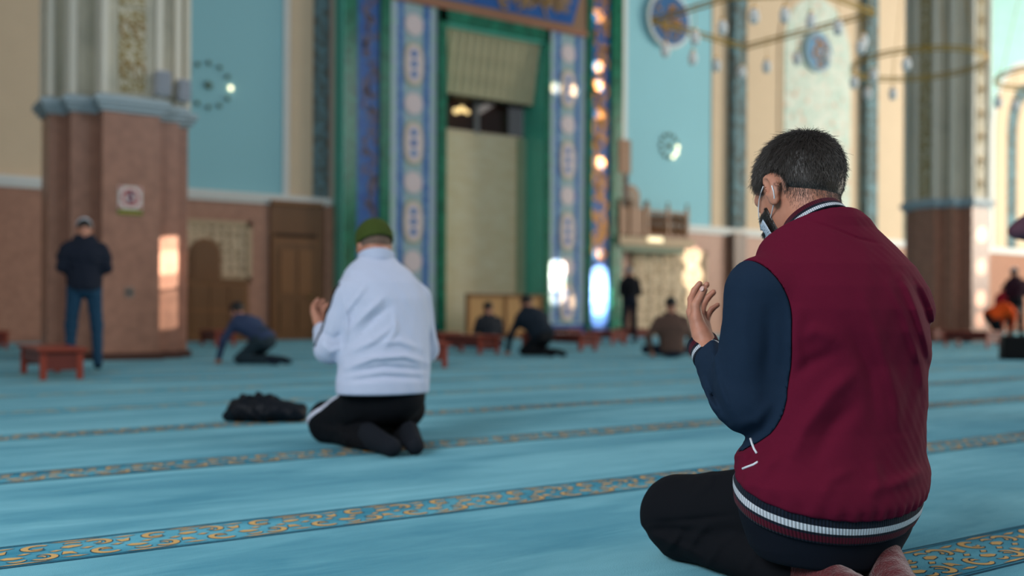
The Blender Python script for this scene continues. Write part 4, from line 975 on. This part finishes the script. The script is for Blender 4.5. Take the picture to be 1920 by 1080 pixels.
folds1 = [(0.0155, 16, [(1480, 870), (1510, 800), (1560, 735), (1610, 690)]), (-0.0124, 18, [(1520, 880), (1560, 800), (1610, 750)]), (0.0109, 14, [(1420, 905), (1440, 870), (1470, 850)]), (-0.0093, 10, [(1395, 890), (1420, 850), (1450, 830)]),
          (0.0139, 9, [(1690, 520), (1715, 570), (1738, 640), (1750, 700)]), (-0.0155, 9, [(1712, 530), (1735, 580), (1750, 650)]), (0.0093, 9, [(1665, 530), (1700, 600), (1725, 680), (1740, 760)]),
          (0.0093, 12, [(1620, 560), (1650, 640), (1680, 740), (1690, 820)]), (-0.0078, 14, [(1590, 600), (1630, 700), (1650, 820)]), (0.0093, 12, [(1740, 880), (1700, 900), (1640, 920)]), (0.0078, 14, [(1500, 640), (1530, 620), (1570, 640)]),
          (0.0093, 14, [(1500, 700), (1490, 640), (1500, 560)]), (-0.0093, 14, [(1480, 720), (1520, 680), (1570, 660)]), (0.0062, 12, [(1540, 940), (1560, 900), (1600, 880)]), (0.0062, 12, [(1640, 940), (1650, 900), (1640, 860)]),
          (0.0078, 9, [(1365, 860), (1390, 850), (1410, 862)]), (-0.0054, 2.6, [(1500, 408), (1560, 428), (1610, 448), (1650, 457)])]
foldsL = [(0.0093, 9, [(1300, 690), (1320, 740), (1350, 780)]), (-0.0093, 7, [(1322, 690), (1340, 740), (1365, 790)]), (0.0078, 7, [(1335, 660), (1350, 720), (1370, 770)]), (0.0093, 10, [(1340, 620), (1335, 650), (1340, 690)]),
          (0.0062, 16, [(1400, 520), (1395, 620), (1400, 700)]), (-0.0078, 14, [(1440, 560), (1440, 650), (1430, 740)]), (0.0078, 12, [(1380, 800), (1420, 790), (1450, 750)])]
HZ0 = arr((.72, 2.24)); hemn = lambda P: P[:, 2]-(.172-.17*(P[:, 0]-HZ0[0])+.32*(P[:, 1]-HZ0[1]))
BAND = .066
cC = V(1530, 426, 2.465); nC = nrm((-.30, .50, .86)); Rc = frame(np.cross(nC, (1, 0, 0)), nC)
neckcut = lambda P: (P-cC)@nC+.004
CAPC = V(1352, 602, 2.30); capd = lambda P: rc(P, CAPC, CAPC-arr((0, 0, .6)), .158, .158)
def seamL(P): return smax(smin(capd(P), rc(P, AL[1], AL[2]*1.0+nrm(AL[2]-AL[1])*.05, .12, .12), .02), armL(P)-tors1(P)-.035, .01)
def seamR(P): return armR(P)-tors1(P)-.0
def jall(P):
    d = smin(tors1(P), armL(P), .035); d = smin(d, armR(P), .03)
    # blouson fullness just above the ribbed hem
    hz = hemn(P); d = d-.008*np.exp(-((hz-BAND-.035)/.035)**2)
    ang = np.arctan2((P-arr((.77, 2.37, 0)))@X1, (P-arr((.77, 2.37, 0)))@F1)
    d = d+.0022*np.sin(ang*34)*np.exp(-((hz-BAND-.01)/.018)**2)
    d = d+foldfn(folds1, P)+.0022*vnoise(P, 17, 21)+.0010*vnoise(P, 45, 22)
    sl = armL(P) < .03; d = np.where(sl, d+foldfn(foldsL, P), d)
    return d
def cutw(P, d):
    d = smax(d, neckcut(P), .006)
    for w_, e_ in ((AL[2], AL[1]), (AR[2], AR[1])):
        Y = nrm(w_-e_); near = np.linalg.norm(P-w_, axis=1) < .13; d = np.where(near, smax(d, (P-w_)@Y, .014), d)
    return d
def jbody(P):
    d = jall(P); d = smax(d, BAND-.004-hemn(P), .010); d = cutw(P, d); d = smax(d, -seamL(P)+.0006, .004); return smax(d, -seamR(P)+.0006, .004)
lo1, hi1 = arr((.30, 2.0, .10)), arr((1.16, 3.05, 1.02))
sdf_mesh(jbody, lo1, hi1, .0045, 'jacket_body', m_mar, rt1, slack=3.0, xf=view_xf, origin=O1)
def sleeve(seam, arm):
    return lambda P: smax(cutw(P, jall(P)), smax(seam(P)+.0006, arm(P)-.05, .003), .004)
sdf_mesh(sleeve(seamL, armL), lo1, arr((.75, 2.8, .95)), .0045, 'sleeve', m_nav, rt1, slack=2.5, xf=view_xf, origin=O1)
sdf_mesh(sleeve(seamR, armR), arr((.7, 2.3, .2)), hi1, .007, 'sleeve', m_nav, rt1, slack=2.5, xf=view_xf, origin=O1)
bm_h = band_mat('hem_rib', [(0, NAVY), (.12, MAR), (.37, NAVY), (.47, WHT), (.70, NAVY)])
def hem(P):
    hz = hemn(P); r = tors1(P)+.006-.003*np.cos((hz/BAND-.5)*PI); return smax(np.abs(r+.004)-.006, np.abs(hz-BAND/2-.001)-BAND/2, .006)
angf = lambda P: np.unwrap(np.zeros(1)) if P is None else None
def hemang(P):
    q = P-arr((.765, 2.37, 0)); return 190*np.arctan2(q@X1, -(q@F1)*1.25)
sdf_mesh(hem, lo1, arr((1.16, 2.9, .5)), .003, 'hem_band', bm_h, rt1, {'band': lambda P: hemn(P)/BAND, 'rib': hemang}, xf=view_xf, origin=O1)
# pocket piping seen on the front left side
pip = plain('white_piping', '#cfd3dc', .7)
def pipe(pts, r, name, m, par=rt1):
    pts = [toW(p)-O1 for p in pts]; return MB().tube(pts, r, 8).build(name, m, par, True)
def snap(px, py, s0, f, off=0.0):     # first surface point along the line of sight
    ss = np.linspace(s0, s0+.6, 600); P = np.array([V(px, py, s) for s in ss]); d = f(P); i = int(np.argmax(d < off)); return P[i] if d[i] < off else P[int(np.argmin(d))]
P_ = [snap(x, y, 2.0, jall, .001) for x, y in ((1407, 822), (1410, 832), (1414, 842), (1419, 850))]; pipe(P_, .0028, 'pocket_piping', pip)
P_ = [snap(x, y, 2.0, jall, .001) for x, y in ((1392, 879), (1402, 875), (1413, 871), (1421, 866))]; pipe(P_, .0028, 'pocket_piping', pip)
# cuffs
bm_c = band_mat('cuff_rib', [(0, NAVY), (.15, WHT), (.36, NAVY), (.52, MAR), (.78, NAVY)])
for (w_, e_) in ((AL[2], AL[1]), (AR[2], AR[1])):
    Y = nrm(w_-e_); 
    if w_ is AL[2]: Y = nrm(Y+arr((-.05, .1, .35)))
    Rf = frame(np.cross(Y, (1, 0, 0)), Y); CB = .056
    def cuff(P, w_=w_, Y=Y):
        q = P-w_; t = q@Y; r = np.linalg.norm(q-np.outer(t, Y), axis=1); return smax(np.abs(r-.038+.03*np.clip(t, 0, 1)+.002*np.sin(t/CB*PI))-.005, np.abs(t-CB/2+.004)-CB/2, .004)
    def ca(P, w_=w_, Rf=Rf): q = (P-w_)@Rf; return 52*np.arctan2(q[:, 0], q[:, 1])
    sdf_mesh(cuff, w_-.1, w_+.12, .0025, 'cuff', bm_c, rt1, {'band': lambda P, w_=w_, Y=Y: ((P-w_)@Y+.004)/CB, 'rib': ca}, xf=view_xf, origin=O1)
# collar
bm_k = band_mat('collar_rib', [(0, NAVY), (.10, WHT), (.38, NAVY), (.58, MAR)])
CH = .036
def collar1(P):
    q = (P-cC)@Rc; r = np.sqrt((q[:, 0]/1.0)**2+(q[:, 1]/1.08)**2); t = q[:, 2]; return smax(np.abs(r-.078+.28*np.clip(t, -.02, .05))-.006, np.abs(t-CH/2+.006)-CH/2, .005)
sdf_mesh(collar1, cC-.15, cC+.15, .0028, 'collar', bm_k, rt1, {'band': lambda P: ((P-cC)@nC+.006)/CH, 'rib': lambda P: 110*np.arctan2(((P-cC)@Rc)[:, 0], ((P-cC)@Rc)[:, 1])}, xf=view_xf, origin=O1)
# head
hd = V(1496, 358, 2.55); HS = 1.18
lk = nrm((-.43, .74, -.54)); up_ = nrm((-.02, .35, 1)); R1 = frame(lk, up_)
# roll the head slightly
def hq(P): return ((P-hd)@R1)/HS
nb = cC+arr((.0, .0, -.05))
WT = AL[2]+nrm(AL[1]*0+AL[2]-AL[1])*.012
hX, hY, hZ = nrm((-.68, -.62, .34)), nrm((-.04, .72, .66)), None
hX = nrm(hX-hY*(hX@hY)); hZ = np.cross(hY, hX); hZ = hZ if hZ[0] > 0 else -hZ
WL = AL[2]+arr((-.009, .012, .034))
hands1 = lambda P: hand_sdf(P, WL, hX, hY, hZ, (.40, .46, .52, .58), 1.03, 1.1, .3)
WR_ = AR[2]+arr((0, .01, .05)); hands1r = lambda P: hand_sdf(P, WR_, (.7, -.6, .3), (-.35, .45, .82), (-.6, -.5, .6), (.4, .45, .5, .55), 1.0, .5)
HL, KL, KSL, NL, TL = V(1490, 950, 2.42), V(1274, 962, 2.67), V(1284, 1008, 2.67), V(1500, 1110, 2.30), V(1640, 1110, 2.10)
HR, KR, NR, TR = HL+X1*.17, KL+X1*.32, V(1632, 1078, 2.36), V(1692, 1092, 2.17)
KSL[2] = .078; NL[2] = .062; NR[2] = .075; TL[2] = .05; TR[2] = .055
KSR = KSL+X1*.32
foldsT = [(.010, 10, [(1205, 985), (1240, 1010), (1290, 1030), (1330, 1050)]), (-.008, 9, [(1200, 1000), (1250, 990), (1330, 1000)]), (.009, 9, [(1290, 1035), (1310, 1000), (1330, 985)]), (.008, 8, [(1250, 1035), (1270, 1010), (1280, 990)]),
          (.006, 9, [(1330, 1060), (1350, 1020), (1390, 1000)]), (-.006, 6, [(1215, 980), (1300, 975), (1380, 965)]), (.006, 10, [(1340, 880), (1330, 910), (1300, 930)]), (.007, 8, [(1400, 1070), (1420, 1030), (1460, 1010)])]
def legs1(P, e=0):
    d = ell(P, (.765, 2.38, .215), (.20+e, .15+e, .15+e))
    d = smin(d, rc(P, HL, KL, .105+e, .098+e), .04); d = smin(d, rc(P, KL, KSL, .09+e, .076+e), .04); d = smin(d, rc(P, KSL, NL, .072+e, .055+e), .02)
    d = smin(d, rc(P, HR, KR, .10+e, .085+e), .04); d = smin(d, rc(P, KSR, NR, .072+e, .055+e), .03); return d
def feet1(P, e=0):
    d = smin(rc(P, NL, TL, .05+e, .04+e), rc(P, NL+arr((0, 0, .03)), TL, .038+e, .03+e), .02)
    d2 = smin(rc(P, NR, TR, .052+e, .04+e), rc(P, NR+arr((.01, -.03, .045)), TR, .042+e, .035+e), .02); return smin(d, d2, .01)
def body1(P):
    d = smin(head_sdf(P, hd, R1, HS), neck_sdf(P, hd, R1, nb, HS, .060), .02)
    d = smin(d, np.maximum(np.maximum(tors1(P)+.025, (P-cC)@nC+.035), .25-P[:, 2]), .02); d = smin(d, armL(P, -.022), .02); d = smin(d, armR(P, -.022), .02)
    d = smin(d, rc(P, AL[2], WL, .026, .026), .01); d = smin(d, hands1(P), .008); d = smin(d, rc(P, AR[2], WR_, .028, .025), .01); d = smin(d, hands1r(P), .008)
    d = smin(d, legs1(P, -.03), .02); d = smin(d, feet1(P, -.012), .01); return np.maximum(d, .004-P[:, 2])
sdf_mesh(body1, arr((.25, 1.95, -.02)), arr((1.25, 3.25, 1.25)), .0034, 'body', skin, rt1, xf=view_xf, origin=O1)
m_tr = wool('black_trousers_twill', '#101217')
trf = lambda P: np.maximum(legs1(P)+foldfn(foldsT, P)+.003*vnoise(P, 16, 31)+.0012*vnoise(P, 50, 32), .004-P[:, 2])
sdf_mesh(trf, arr((.25, 2.0, -.02)), arr((1.25, 3.2, .42)), .005, 'trousers', m_tr, rt1, slack=2.2, xf=view_xf, origin=O1)
m_sock = NT('burgundy_knit_socks'); co = m_sock.coord(); m_sock.base(m_sock.mix(m_sock.noise(co, 120, 3), lin('#3a1218'), lin('#6a2a2e')), .95, .1); m_sock.bump(m_sock.noise(co, 240, 2), .004, .8); m_sock.b.inputs['Sheen Weight'].default_value = .4
sdf_mesh(lambda P: np.maximum(feet1(P)+.002*vnoise(P, 60, 5), .004-P[:, 2]), arr((.5, 1.9, -.02)), arr((1.25, 2.6, .25)), .004, 'socks', m_sock.m, rt1, xf=view_xf, origin=O1)
# navy shirt hanging out below the hem
def shirt(P):
    d = ell(P, (.755, 2.36, .19), (.190, .135, .13)); d = smin(d, tors1(P)+.010, .02); d = d+.003*vnoise(P, 22, 41)
    return smax(smax(d, hemn(P)-.03, .01), .085-.10*(P[:, 0]-.75)-P[:, 2], .012)
sdf_mesh(shirt, arr((.4, 2.1, .03)), arr((1.16, 2.85, .35)), .006, 'shirt_tail', wool('navy_shirt', '#10151f'), rt1, xf=view_xf, origin=O1)
# thumb nail
def handw(p): return WL+(hX*p[0]+hY*p[1]+hZ*p[2])*1.03
tpn = handw((.0585, .104, .060)); 
Rn = np.stack([np.cross(hY, hX), hY, hX], 1)
sdf_mesh(lambda P: ell(P, tpn, (.0068, .0085, .003), Rn), tpn-.02, tpn+.02, .001, 'thumb_nail', plain('nail_pink', '#c9a49c', .3, .5), rt1, xf=view_xf, origin=O1)

# hair: dark scalp layer plus short strands
hair_m = NT('dark_brown_hair'); hair_m.base(lin('#1c1715'), .42, .45); hair_m = hair_m.m
def hcap(P, e=0.0):
    p = hq(P); b_ = smin(ell(p, (0, -.014, .026), (.0845+e, .105+e, .1+e)), neck_sdf(P, hd, R1, nb, HS, .060)/HS-.004, .02)
    cut = -(-.60*p[:, 1]+.80*p[:, 2]+.012+.05*np.clip(np.abs(p[:, 0])-.05, 0, 1)*-1)
    b_ = b_+.0065*np.clip(1+cut/.030, 0, 1)**2
    side = .018-(np.abs(p[:, 0])-.06)*0
    ear = -(np.sqrt((p[:, 1]+.004)**2+(p[:, 2]+.008)**2)-np.where(p[:, 0] < 0, .034, .022))*np.where(np.abs(p[:, 0]) > .06, 1, 0)-np.where(np.abs(p[:, 0]) > .06, 0, .05)
    return smax(smax(b_, cut, .010), ear, .004)*HS
sdf_mesh(hcap, hd-.2, hd+.2, .003, 'hair', hair_m, rt1, xf=view_xf, origin=O1)
beardf = lambda P: smax(smax(head_sdf(P, hd, R1, HS)/HS-.0035, hq(P)[:, 2]+.028-.35*np.clip(.05-hq(P)[:, 1], 0, 1), .008), .040-hq(P)[:, 1], .008)*HS
sdf_mesh(beardf, hd-.2, hd+.2, .003, 'beard', hair_m, rt1, xf=view_xf, origin=O1)
def strands(name, n, surf, box, length, keep, seed, rad=.0005, grav=1.0, dens=None):
    r = np.random.default_rng(seed); P = hd+(r.uniform(-1, 1, (n*(60 if name == 'nape_strands' else 14), 3)))*box; d = surf(P); P = P[np.abs(d) < (.008 if name == 'nape_strands' else .03)]
    for _ in range(4):
        d0 = surf(P); gr = np.stack([surf(P+.0008*np.eye(3)[i])-d0 for i in range(3)], 1)/.0008; P = P-d0[:, None]*gr/np.maximum((gr**2).sum(1, keepdims=True), .2)
    q = hq(P); ok = keep(q) & (np.abs(surf(P)) < .001); P = P[ok][:n]; gr = gr[ok][:n]; q = q[ok][:n]; nr = gr/np.linalg.norm(gr, axis=1, keepdims=True)
    crown = arr((.0, -.075, .105)); fl = q-crown; fl = fl/np.maximum(np.linalg.norm(fl, axis=1, keepdims=True), 1e-5); fl = fl@R1.T
    fl = fl+arr((0, 0, -.35))*grav; fl = fl-nr*((fl*nr).sum(1, keepdims=True)); fl = fl/np.linalg.norm(fl, axis=1, keepdims=True)
    fl = fl+.28*r.normal(size=fl.shape); clump = (0 if name == 'nape_strands' else .25)*np.stack([vnoise(P, 160, seed+i) for i in range(3)], 1); fl = fl+clump
    L_ = length*(.6+.8*r.random(len(P)))*np.clip(.25+(q[:, 2]+.05)/.10, .22, 1.0)
    if name == 'nape_strands': L_ = length*(.6+.8*r.random(len(P)))
    if keep is keep_beard: L_ = length*(.6+.8*r.random(len(P)))
    K = 5; pts = np.zeros((len(P), K, 3))
    for k in range(K):
        t = k/(K-1); dirn = nr*(.50*(1-.55*t))+fl*(.55+.45*t); pts[:, k] = P-nr*.001+dirn*(L_*t)[:, None]
    w_ = view_xf(pts.reshape(-1, 3))-O1
    hc = bpy.data.hair_curves.new(name); hc.add_curves([K]*len(P)); hc.position_data.foreach_set('vector', w_.astype(np.float32).ravel())
    ra = hc.attributes.get('radius') or hc.attributes.new('radius', 'FLOAT', 'POINT'); ra.data.foreach_set('value', np.tile(np.linspace(rad, rad*.35, K), len(P)).astype(np.float32))
    hc.materials.append(hair_s); o = bpy.data.objects.new(name, hc); col.objects.link(o); o.parent = rt1; o['kind'] = 'stuff'; return o
hair_s = NT('hair_strand_brown'); co = hair_s.coord(); hair_s.base(hair_s.mix(hair_s.noise(co, 300, 2), lin('#0d0b0a'), lin('#4c443f')), .35, .6); hair_s = hair_s.m
keep_all = lambda q: q[:, 2] > -.12
keep_beard = lambda q: (q[:, 1] > .040)
strands('hair_strands', 26000, hcap, .16, .017, keep_all, 5)
strands('beard_strands', 5000, beardf, .17, .006, keep_beard, 6, .0003)
# short fade of fine hair on the nape
napef = lambda P: np.maximum(head_sdf(P, hd, R1, HS), -10)
def keep_nape(q): e = -.60*q[:, 1]+.80*q[:, 2]+.014; r = np.random.default_rng(3).random(len(q)); return (e < .02) & (e > -.036*r**1.5) & (q[:, 1] < -.02)
strands('nape_strands', 16000, lambda P: smin(head_sdf(P, hd, R1, HS), neck_sdf(P, hd, R1, nb, HS, .060), .02), .17, .0075, keep_nape, 9, .00024)
# mask with ear loops
mk_m = cloth('pale_blue_mask', '#b9c6d6', bsc=500)
maskf = lambda P: smax(smax(np.abs(head_sdf(P, hd, R1, HS)/HS-.010)-.0012, np.abs(hq(P)[:, 2]+.085)-.038, .003), .058-hq(P)[:, 1], .003)*HS
sdf_mesh(maskf, hd-.2, hd+.2, .0025, 'face_mask', mk_m, rt1, xf=view_xf, origin=O1)
wl = plain('ear_loop_white', '#dfe1e6', .7)
hs_ = lambda P: np.minimum(head_sdf(P, hd, R1, HS)-.002, neck_sdf(P, hd, R1, nb, HS, .060))
def loop(pxs, name):
    P = [snap(x, y, 2.2, hs_, .0015) for x, y in pxs]
    for _ in range(2): P = [P[0]]+[(P[i-1]+P[i]*2+P[i+1])/4 for i in range(1, len(P)-1)]+[P[-1]]
    return pipe(P, .0016, name, wl)
LOOPS = [[(1431, 350), (1426, 361), (1422, 375), (1421, 390), (1422, 405), (1425, 420), (1427, 432)], [(1447, 348), (1451, 357), (1453.5, 368), (1452, 382), (1448, 395), (1444, 410), (1441, 424), (1440, 436)]]
for l_ in LOOPS: loop(l_, 'mask_ear_loop')
# ------------------------------------------------------------------ low red-brown reading benches
bw1 = wood('red_brown_lacquer', '#7e3126', '#9a4432', (3, 3, 12), .35); bw2 = wood('dark_red_lacquer', '#5e2620', '#743228', (3, 3, 12), .45)
def bench_proto(L, w_=.44, h=.30):
    e = empty('reading_bench')
    MB().box(-w_/2, w_/2, 0, L, h-.035, h, .006).build('top_board', bw1, e)
    for y in (.05, L-.09):
        for x in (-w_/2+.03, w_/2-.09): MB().box(x, x+.06, y, y+.05, 0, h-.035, .004).build('leg', bw1, e)
        MB().box(-w_/2+.09, w_/2-.09, y+.01, y+.03, .09, h-.035).build('end_panel', bw2, e)
    for x in (-w_/2+.05, w_/2-.07): MB().box(x, x+.02, .1, L-.09, .14, h-.035).build('side_rail', bw2, e)
    return e
def copy_tree(o):
    c = o.copy(); col.objects.link(c)
    for ch in list(o.children): d = ch.copy(); col.objects.link(d); d.parent = c
    return c
pb = None
BEN = [((118, 713), 1.35, 'reading bench standing behind the man in the white cap', .0, 1.0), ((816, 691), 1.1, 'reading bench partly hidden by the kneeling man in white, the nearer of two there', .0, 1), ((845, 655), .9, 'reading bench just beyond the right shoulder side of the man in white', 0, 1),
       ((920, 665), 1.2, 'reading bench directly in front of the sitting man in dark grey', 0, 1), ((1109, 659), 1.9, 'long reading bench standing right of the kneeling man in the dark jacket', .0, 1), ((1080, 640), .9, 'reading bench half behind the long one before the tiled mihrab panel', 0, 1),
       ((1162, 647), .9, 'reading bench near the feet of the standing grey-haired man', 0, 1), ((1205, 640), .8, 'small reading bench behind the man in the brown jumper', 0, 1), ((-8, 655), .9, 'reading bench cut off by the picture edge near the granite wall', 0, 1), ((424, 650), 1.0, 'reading bench behind the kneeling man in blue-grey', 0, 1),
       ((1763, 642), .9, 'reading bench peeping out beside the maroon jacket at the foot of the far pillar', 0, 1), ((1868, 653), 1.0, 'wide reading bench right of the far pillar, next to the black bag', 0, 1.0)]
for i, ((px, py), L, lab, rz, sc_) in enumerate(BEN):
    p, s = floor_pt(px, py)
    b = bench_proto(L) if i in (0,) else None
    if i == 0: pb = b; L0 = L
    else: b = copy_tree(pb); b.scale = (1, L/L0, 1)
    if i == 11: b.scale = (1.45, L/L0, 1.12)
    b.location = (p[0], p[1]+.0, .002); b.rotation_euler = (0, 0, math.radians(rz)); tag(b, 'red-brown '+lab, 'bench', 'red-brown reading benches')
# black bag at the picture edge
p, s = floor_pt(1902, 675)
def bagf(P):
    d = np.maximum(np.maximum(np.abs(P[:, 0])-.25, np.abs(P[:, 1])-.15), np.abs(P[:, 2]-.19)-.19); q = np.maximum(np.stack([np.abs(P[:, 0])-.21+.05*P[:, 2], np.abs(P[:, 1])-.11, np.abs(P[:, 2]-.18)-.14], 1), 0)
    return np.linalg.norm(q, axis=1)-.04+.006*vnoise(P, 15, 2)
bg_ = tag(empty('bag', (p[0]+.12, p[1], .0)), 'black upright bag standing on the carpet at the picture edge', 'bag')
bg_.rotation_euler = (0, 0, -math.radians(45))
blk = cloth('black_bag_fabric', '#0d0f12', .6)
sdf_mesh(lambda P: np.maximum(bagf(P), .002-P[:, 2]), (-.35, -.25, -.02), (.35, .25, .45), .012, 'bag_body', blk, bg_)
for sx in (-1, 1): MB().tube([(-.1, sx*.12, .34), (-.09, sx*.12, .44), (0, sx*.12, .48), (.09, sx*.12, .44), (.1, sx*.12, .34)], .01, 6).build('handle', blk, bg_, True)
MB().box(-.2, .2, -.008, .008, .352, .362).build('zip', plain('zip_grey', '#4a4d52', .4, metal=.5), bg_)

# windows and the warm lights reflected in the polished mihrab
def reflected(px, py, Yp, Yr):
    p = on_y(px, py, Yp); d = p-arr((0, 0, CAMH)); d = arr((d[0], -d[1], d[2])); t = (Yr-Yp)/d[1]; return p+d*t
pw = reflected(1124, 560, YM-.03, -12.4); ptop = reflected(1124, 498, YM-.03, -12.4)
arch_window(1, pw[0], .25, 1.55, ptop[2]-.25, daylight)
pw2 = reflected(1034, 520, YM-.0, -12.4); arch_window(2, pw2[0], .3, 1.2, ptop[2]-.6, warm_glow)
for k, x in enumerate((8, 16, 24)): arch_window(3+k, x, .4, 1.2, 3.6, warm_glow)
def pendant(x, y, z, lab):
    e = tag(empty('hall_lamp', (x, y, z)), lab, 'lamp', 'warm globe lamps'); MB().lathe([(0, -.25), (.2, -.18), (.28, 0), (.2, .18), (0, .25)], (0, 0, 0), 14).build('lamp_globe', warm_glow, e, True); MB().tube([(0, 0, .2), (0, 0, 3)], .01, 5).build('lamp_rod', brass, e)
for (px, py, Yr, w_) in ():
    q = reflected(px, py, YM-.03, Yr); pendant(q[0], q[1], q[2], 'warm glass globe lamp hung over the hall, the '+w_+' of the five')
# aimed spotlights added for low sun through unseen windows: shafts on the pillars, screen and carpet
spotc = (1.0, .90, .74)
def shaft(px, py, Y, src, deg, p, blend=.25):
    spot('sun_shaft', src, on_y(px, py, Y), deg, p, spotc, blend, .01)
shaft(318, 478, PF+.3, (26, -8, 7), .62, 220000); shaft(316, 505, PF+.3, (26, -8, 7), .4, 160000); shaft(320, 580, PF+.3, (26, -8, 7), .4, 70000)
shaft(1841, 440, PF, (30, -8, 7), .9, 160000); shaft(1840, 500, PF, (30, -8, 7), 1.0, 110000); shaft(1839, 560, PF, (30, -8, 7), 1.0, 110000); shaft(1838, 600, PF, (30, -8, 7), .8, 60000)
shaft(1297, 480, YW-.1, (34, -6, 7), 1.4, 110000); shaft(1299, 520, YW-.1, (34, -6, 7), 1.5, 110000); shaft(1303, 560, YW-.1, (34, -6, 7), 1.3, 60000)

for py, dg, pw_ in ((516, .55, 500000), (532, .95, 900000), (550, 1.1, 900000), (570, 1.1, 700000), (592, 1.0, 250000)): shaft(1125, py, YM-.05, (30, -10, 7), dg, pw_, .2)
for py, dg, pw_ in ((505, .5, 250000), (525, .6, 250000), (552, .6, 120000)): shaft(1046, py, YM-.05, (30, -10, 7), dg, pw_, .3)
spotc = (1.0, .72, .38)  # warm spots added in place of golden reflections on the mihrab
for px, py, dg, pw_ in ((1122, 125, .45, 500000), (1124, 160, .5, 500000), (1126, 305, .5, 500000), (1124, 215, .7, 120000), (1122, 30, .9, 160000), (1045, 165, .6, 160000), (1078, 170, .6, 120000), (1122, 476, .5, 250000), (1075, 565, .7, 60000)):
    spot('lamp_glint', (24, 2, 7.5), on_y(px, py, YM-.05), dg*1.35, pw_*.5, spotc, .6, .02)
